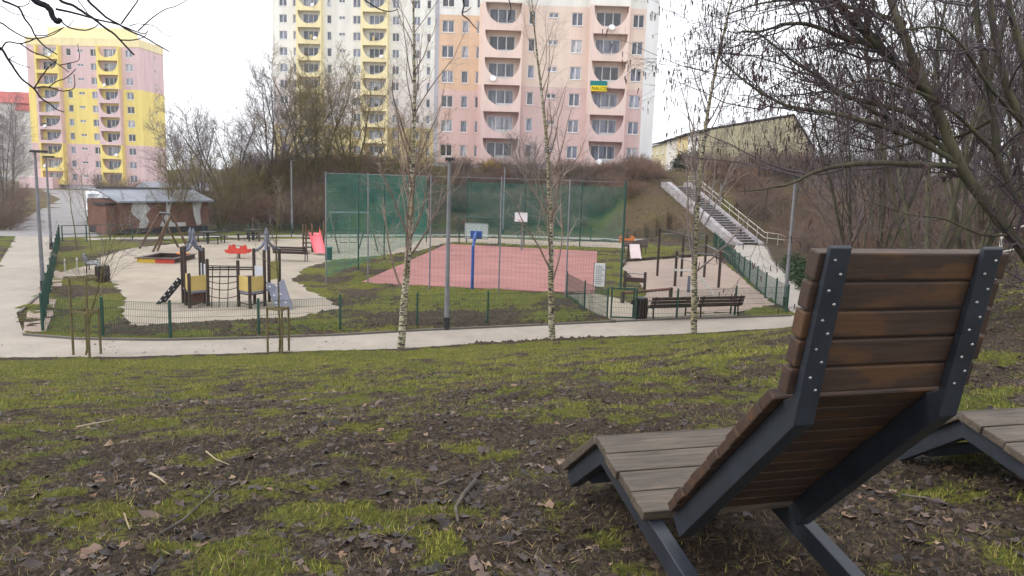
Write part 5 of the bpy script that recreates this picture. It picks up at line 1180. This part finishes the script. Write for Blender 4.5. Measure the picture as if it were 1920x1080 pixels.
tw([(-3.300, 3.600, 5.837), (-2.410, 3.600, 5.717), (-2.357, 3.600, 5.687), (-2.293, 3.600, 5.676), (-2.229, 3.600, 5.660), (-2.191, 3.600, 5.661)], 0.0024, 0.0013, kids=.0)
tw([(-2.397, 3.600, 6.550), (-2.047, 3.600, 5.754), (-2.025, 3.600, 5.724), (-2.004, 3.600, 5.693)], 0.0026, 0.0023, kids=.0)
tw([(-2.443, 3.700, 5.751), (-2.382, 3.700, 5.737), (-2.343, 3.700, 5.750), (-2.332, 3.700, 5.768)], 0.0025, 0.0019, kids=.0)
tw([(-2.319, 3.700, 5.608), (-2.271, 3.700, 5.607), (-2.237, 3.700, 5.620), (-2.187, 3.700, 5.644)], 0.0029, 0.0019, kids=.0)
tw([(-1.047, 3.500, 6.550), (-0.697, 3.500, 5.771), (-0.671, 3.500, 5.754), (-0.641, 3.500, 5.737), (-0.611, 3.500, 5.727), (-0.581, 3.500, 5.726), (-0.551, 3.500, 5.735)], 0.0040, 0.0018, kids=.0)
tw([(-0.610, 3.500, 6.550), (-0.260, 3.500, 5.784), (-0.255, 3.500, 5.759), (-0.262, 3.500, 5.723), (-0.235, 3.500, 5.703), (-0.209, 3.500, 5.674), (-0.193, 3.500, 5.660)], 0.0045, 0.0018, kids=.0)
tw([(-0.259, 3.500, 5.731), (-0.240, 3.500, 5.738), (-0.222, 3.500, 5.755)], 0.0027, 0.0014, kids=.0)
tw([(-0.404, 3.500, 6.550), (-0.054, 3.500, 5.790), (-0.044, 3.500, 5.750), (-0.056, 3.500, 5.698)], 0.0027, 0.0018, kids=.0)
limbs_tree('overhanging_tree', 'tree whose bare dark twigs hang into the top left corner', 'tree', (-5.6, 4.0), OH, ('branch_near', 'branch_near'), 4, 3, 2, 0, (.05, .15), 8, sides=7)

# wire fence and dry grass on the right shoulder
ff = thing('field_fence', 'pale green rail fence on the slope right of the lounger', 'fence', (9.0, 13.8, sz(9.0, 13.8)))
for i in range(4): part('post', 'cream_metal', ff, lambda b: b.tube([(i * 1.5, -i * .25, sz(9 + i * 1.5, 13.8 - i * .25) - sz(9, 13.8) - .1), (i * 1.5, -i * .25, sz(9 + i * 1.5, 13.8 - i * .25) - sz(9, 13.8) + .95)], .025, 6))
for z in (.9, .5): part('rail', 'cream_metal', ff, lambda b: b.tube([(i * 1.5, -i * .25, sz(9 + i * 1.5, 13.8 - i * .25) - sz(9, 13.8) + z) for i in range(4)], .016, 6))

# ---------------------------------------------------------------- grass, leaves and sticks on the slope
def blades(n, xr, yr, hh, wd, power, seed, name, label, keep=None, m='blade', inv=False, lean=1.):
    r = np.random.default_rng(seed); x = r.uniform(xr[0], xr[1], n); u = r.random(n); y = yr[0] + (yr[1] - yr[0]) * u ** power
    hd = np.zeros(n, bool)
    for p in HARD: hd |= inside(p, x, y)
    g = grass_amt(x, y); ok = (r.random(n) < (np.clip(1.0 - g, .25, 1) if inv else np.clip((g - .34) * 1.7, .05, 1))) & ~hd & (np.abs(x) < y * .78 + 1.2)
    if keep is not None: ok &= keep(x, y)
    x, y, g = x[ok], y[ok], g[ok]; k = len(x); z = surf(x, y) - .004
    clump = fbm(x * 1.7 + 11, y * 1.7, 2); H = hh * r.uniform(.35, 1.25, k) * (.55 + .9 * clump); a = r.random(k) * 6.283; b = r.random(k) * 6.283; ln = H * r.uniform(.1, .9, k) * lean
    w_ = wd * r.uniform(.6, 1.3, k); c = np.stack([x, y, z], -1); sd = np.stack([np.cos(a) * w_, np.sin(a) * w_, 0 * x], -1); tip = c + np.stack([np.cos(b) * ln, np.sin(b) * ln, H], -1)
    V = np.stack([c - sd, c + sd, tip], 1).reshape(-1, 3); o = link(name, mesh_np(name, V, np.arange(3 * k).reshape(-1, 3), [m])); o['kind'] = 'stuff'; o['label'] = label; o['category'] = 'grass'
blades(330000, (-9, 9), (2.3, 11), .042, .0022, 1.7, 1, 'grass', 'short patchy grass and moss on the slope near the loungers')
blades(420000, (-19, 19), (9, 27), .052, .0045, 1.2, 2, 'grass', 'green grass on the lower slope along the near path', keep=lambda x, y: y < np.interp(x, [p[0] for p in NEAR], [p[1] for p in NEAR]) + .08)
blades(150000, (-24, 13), (21, 56), .07, .010, 1.0, 4, 'grass', 'patchy lawn round the sand and the sports court', keep=lambda x, y: (y > np.interp(x, [p[0] for p in NEAR], [p[1] for p in NEAR]) + 1.5) & (base_z(x, y) < .05))
blades(260000, (-9, 10), (2.3, 13), .028, .0026, 1.6, 14, 'dead_grass', 'flattened brown dead grass and stalks on the bare soil', m='straw', inv=True, lean=3.)
blades(160000, (-18, 18), (11, 26), .035, .005, 1.1, 15, 'dead_grass', 'brown dead grass on the lower slope', keep=lambda x, y: y < np.interp(x, [p[0] for p in NEAR], [p[1] for p in NEAR]) + .1, m='straw', inv=True, lean=2.5)
blades(90000, (-24, 13), (21, 56), .05, .011, 1.0, 16, 'dead_grass', 'brown dead grass on the lawns round the sand', keep=lambda x, y: (y > np.interp(x, [p[0] for p in NEAR], [p[1] for p in NEAR]) + 1.5) & (base_z(x, y) < .05), m='straw', inv=True, lean=2.)
blades(120000, (-30, 40), (60, 92), .16, .022, 1.0, 17, 'dead_grass', 'dry grass on the bank below the towers', keep=lambda x, y: base_z(x, y) > .1, m='straw', inv=True, lean=1.2)
blades(60000, (-30, 40), (60, 92), .14, .022, 1.0, 18, 'grass', 'thin green grass on the bank below the towers', keep=lambda x, y: base_z(x, y) > .1)
blades(70000, (13, 45), (24, 62), .16, .02, 1.0, 19, 'dead_grass', 'dry grass under the wood on the right bank', keep=lambda x, y: base_z(x, y) > .1, m='straw', inv=True, lean=1.2)
def litter(n, xr, yr, size, seed, power=1.5):
    r = np.random.default_rng(seed); x = r.uniform(xr[0], xr[1], n); y = yr[0] + (yr[1] - yr[0]) * r.random(n) ** power
    g = grass_amt(x, y); dn = fbm(x * .8 + 5, y * .8 + 2, 3); ok = (r.random(n) < np.clip(1.1 - g * 1.05, .12, 1) * np.clip((dn - .30) * 3.0, .12, 1)) & (np.abs(x) < y * .78 + 1)
    dy_ = y - np.interp(x, [p[0] for p in NEAR], [p[1] for p in NEAR]); ok &= (dy_ < -.15) | ((dy_ < 1.9) & (r.random(n) < .25))
    x, y, dy_ = x[ok], y[ok], dy_[ok]; k = len(x); z = np.where(dy_ > -.15, .022, surf(x, y)) - .003 + r.random(k) * .009
    nb_ = 9; s = size * r.uniform(.2, 1.0, k) * np.where(r.random(k) < .15, 1.8, 1); th = (np.arange(nb_)[None] + r.uniform(-.3, .3, (k, nb_))) * 2 * np.pi / nb_ + r.random((k, 1)) * 6.283
    lob = np.where(np.arange(nb_)[None] % 2 == 0, 1, .58) * r.uniform(.55, 1.15, (k, nb_)); el = r.uniform(.45, 1, (k, 1)); az = r.random((k, 1)) * 6.283
    px_ = np.cos(th) * lob * s[:, None]; py_ = np.sin(th) * lob * s[:, None] * el; tl = r.normal(0, .16, (k, 2))
    X_ = px_ * np.cos(az) - py_ * np.sin(az); Y_ = px_ * np.sin(az) + py_ * np.cos(az)
    Z_ = X_ * tl[:, :1] + Y_ * tl[:, 1:] + r.normal(.05, .15, (k, nb_)) * s[:, None]
    c = np.stack([x, y, z], -1); ring = c[:, None] + np.stack([X_, Y_, np.maximum(Z_, -.012)], -1)
    V = np.concatenate([c[:, None] + np.array([0, 0, .004]), ring], 1).reshape(-1, 3); b = (np.arange(k) * (nb_ + 1))[:, None]
    T2 = np.concatenate([b + np.array([[0, 1 + q_, 1 + (q_ + 1) % nb_]]) for q_ in range(nb_)])
    return V, T2
v, f = litter(40000, (-9, 10), (2.2, 12), .045, 5); o = link('fallen_leaves', mesh_np('fallen_leaves', v, f, ['leaf'])); o['kind'] = 'stuff'; o['label'] = 'wet brown fallen leaves trodden into the slope'; o['category'] = 'leaves'
v, f = litter(30000, (-17, 18), (9, 24), .042, 6, 1.1); o = link('fallen_leaves', mesh_np('fallen_leaves', v, f, ['leaf'])); o['kind'] = 'stuff'; o['label'] = 'brown fallen leaves scattered over the lower slope'; o['category'] = 'leaves'
def clods(n, xr, yr, size, seed):
    r = np.random.default_rng(seed); x = r.uniform(xr[0], xr[1], n); y = yr[0] + (yr[1] - yr[0]) * r.random(n) ** 1.6; g = grass_amt(x, y); ok = (r.random(n) < 1 - g) & (np.abs(x) < y * .78 + 1)
    x, y = x[ok], y[ok]; k = len(x); s = size * r.uniform(.3, 1.3, k) ** 1.5; c = np.stack([x, y, surf(x, y)], -1)
    o8 = np.array([(0, 0, .8), (1, 0, 0), (0, 1, 0), (-1, 0, 0), (0, -1, 0)], float)[None] * r.uniform(.5, 1.2, (k, 5, 3)); V = (c[:, None] + o8 * s[:, None, None]).reshape(-1, 3); b = (np.arange(k) * 5)[:, None]
    return V, np.concatenate([b + np.array([q_]) for q_ in ([0, 1, 2], [0, 2, 3], [0, 3, 4], [0, 4, 1])])
mat('soil', (.085, .062, .044), (.028, .02, .015), .9, 14)
v, f = clods(22000, (-9, 10), (2.2, 13), .022, 9); o = link('soil_crumbs', mesh_np('soil_crumbs', v, f, ['soil'])); o['kind'] = 'stuff'; o['label'] = 'crumbs of dark wet soil on the slope'; o['category'] = 'soil'
v, f = clods(16000, (-13, 3), (22, 30), .075, 10); hd = np.zeros(len(v) // 5, bool)
for p in HARD: hd |= inside(p, v[::5, 0], v[::5, 1])
bad = np.repeat(hd, 5); f = f[~bad[f[:, 0]]]; o = link('soil_crumbs', mesh_np('soil_crumbs', v, f, ['soil'])); o['kind'] = 'stuff'; o['label'] = 'dark dug over soil behind the near fence'; o['category'] = 'soil'
def stick(label, pts, r0, m):
    x, y = pts[0]; P = [(a_ - x, b_ - y, sz(a_, b_) - sz(x, y) + .012 + r0) for a_, b_ in pts]
    s_ = thing('stick', label, 'stick', (x, y, sz(x, y))); part('stem', m, s_, lambda b: b.tube(P, [r0 * (1 - .6 * i / max(1, len(P) - 1)) for i in range(len(P))], 6), smooth=True)
stick('pale straight twig lying across the grass at the left', [(-3.78, 6.29), (-3.73, 6.49), (-3.63, 6.65)], 0.012, 'dry_grass')
stick('curved dark stick lying left of the lounger foot', [(-0.18, 4.20), (-0.23, 3.89), (-0.26, 3.71), (-0.23, 3.47)], 0.016, 'bark_grey')
stick('thin pale twig among the leaves left of centre', [(-2.01, 4.77), (-1.88, 4.61), (-1.74, 4.47)], 0.006, 'dry_grass')
stick('long dark twig near the bottom, left of centre', [(-1.66, 3.39), (-1.63, 3.57), (-1.62, 3.92), (-1.63, 4.15)], 0.009, 'bark_grey')
stick('pale stalk sticking up among dark leaves at the lower left', [(-2.00, 3.70), (-1.90, 3.54), (-1.82, 3.41)], 0.005, 'dry_grass')
stick('short pale twig beside a dark leaf patch', [(-2.15, 4.29), (-2.07, 4.23), (-1.97, 4.11)], 0.009, 'dry_grass')
stick('grey twig behind the curved stick', [(-0.39, 4.08), (-0.33, 4.19), (-0.31, 4.28)], 0.01, 'bark_grey')
stick('thin dark twig at the bottom centre', [(-0.49, 3.29), (-0.46, 3.43), (-0.42, 3.55)], 0.006, 'bark_grey')
stick('dark twig on the bare soil under the lounger at the right', [(2.15, 3.87), (2.23, 3.76), (2.33, 3.68)], 0.007, 'bark_grey')

# ---------------------------------------------------------------- faint winter haze
hz = MB().box((-720, -70, -1.2), (720, 1020, 42)); hm = bpy.data.materials.new('haze'); hm.use_nodes = True; MC['haze'] = hm; hm.node_tree.nodes.clear()
ho = hm.node_tree.nodes.new('ShaderNodeOutputMaterial'); hv = hm.node_tree.nodes.new('ShaderNodeVolumePrincipled')
hv.inputs['Color'].default_value = (.93, .94, .97, 1); hv.inputs['Density'].default_value = .00035; hm.node_tree.links.new(hv.outputs[0], ho.inputs['Volume'])
structure(hz.build('haze', 'haze'), 'stuff')
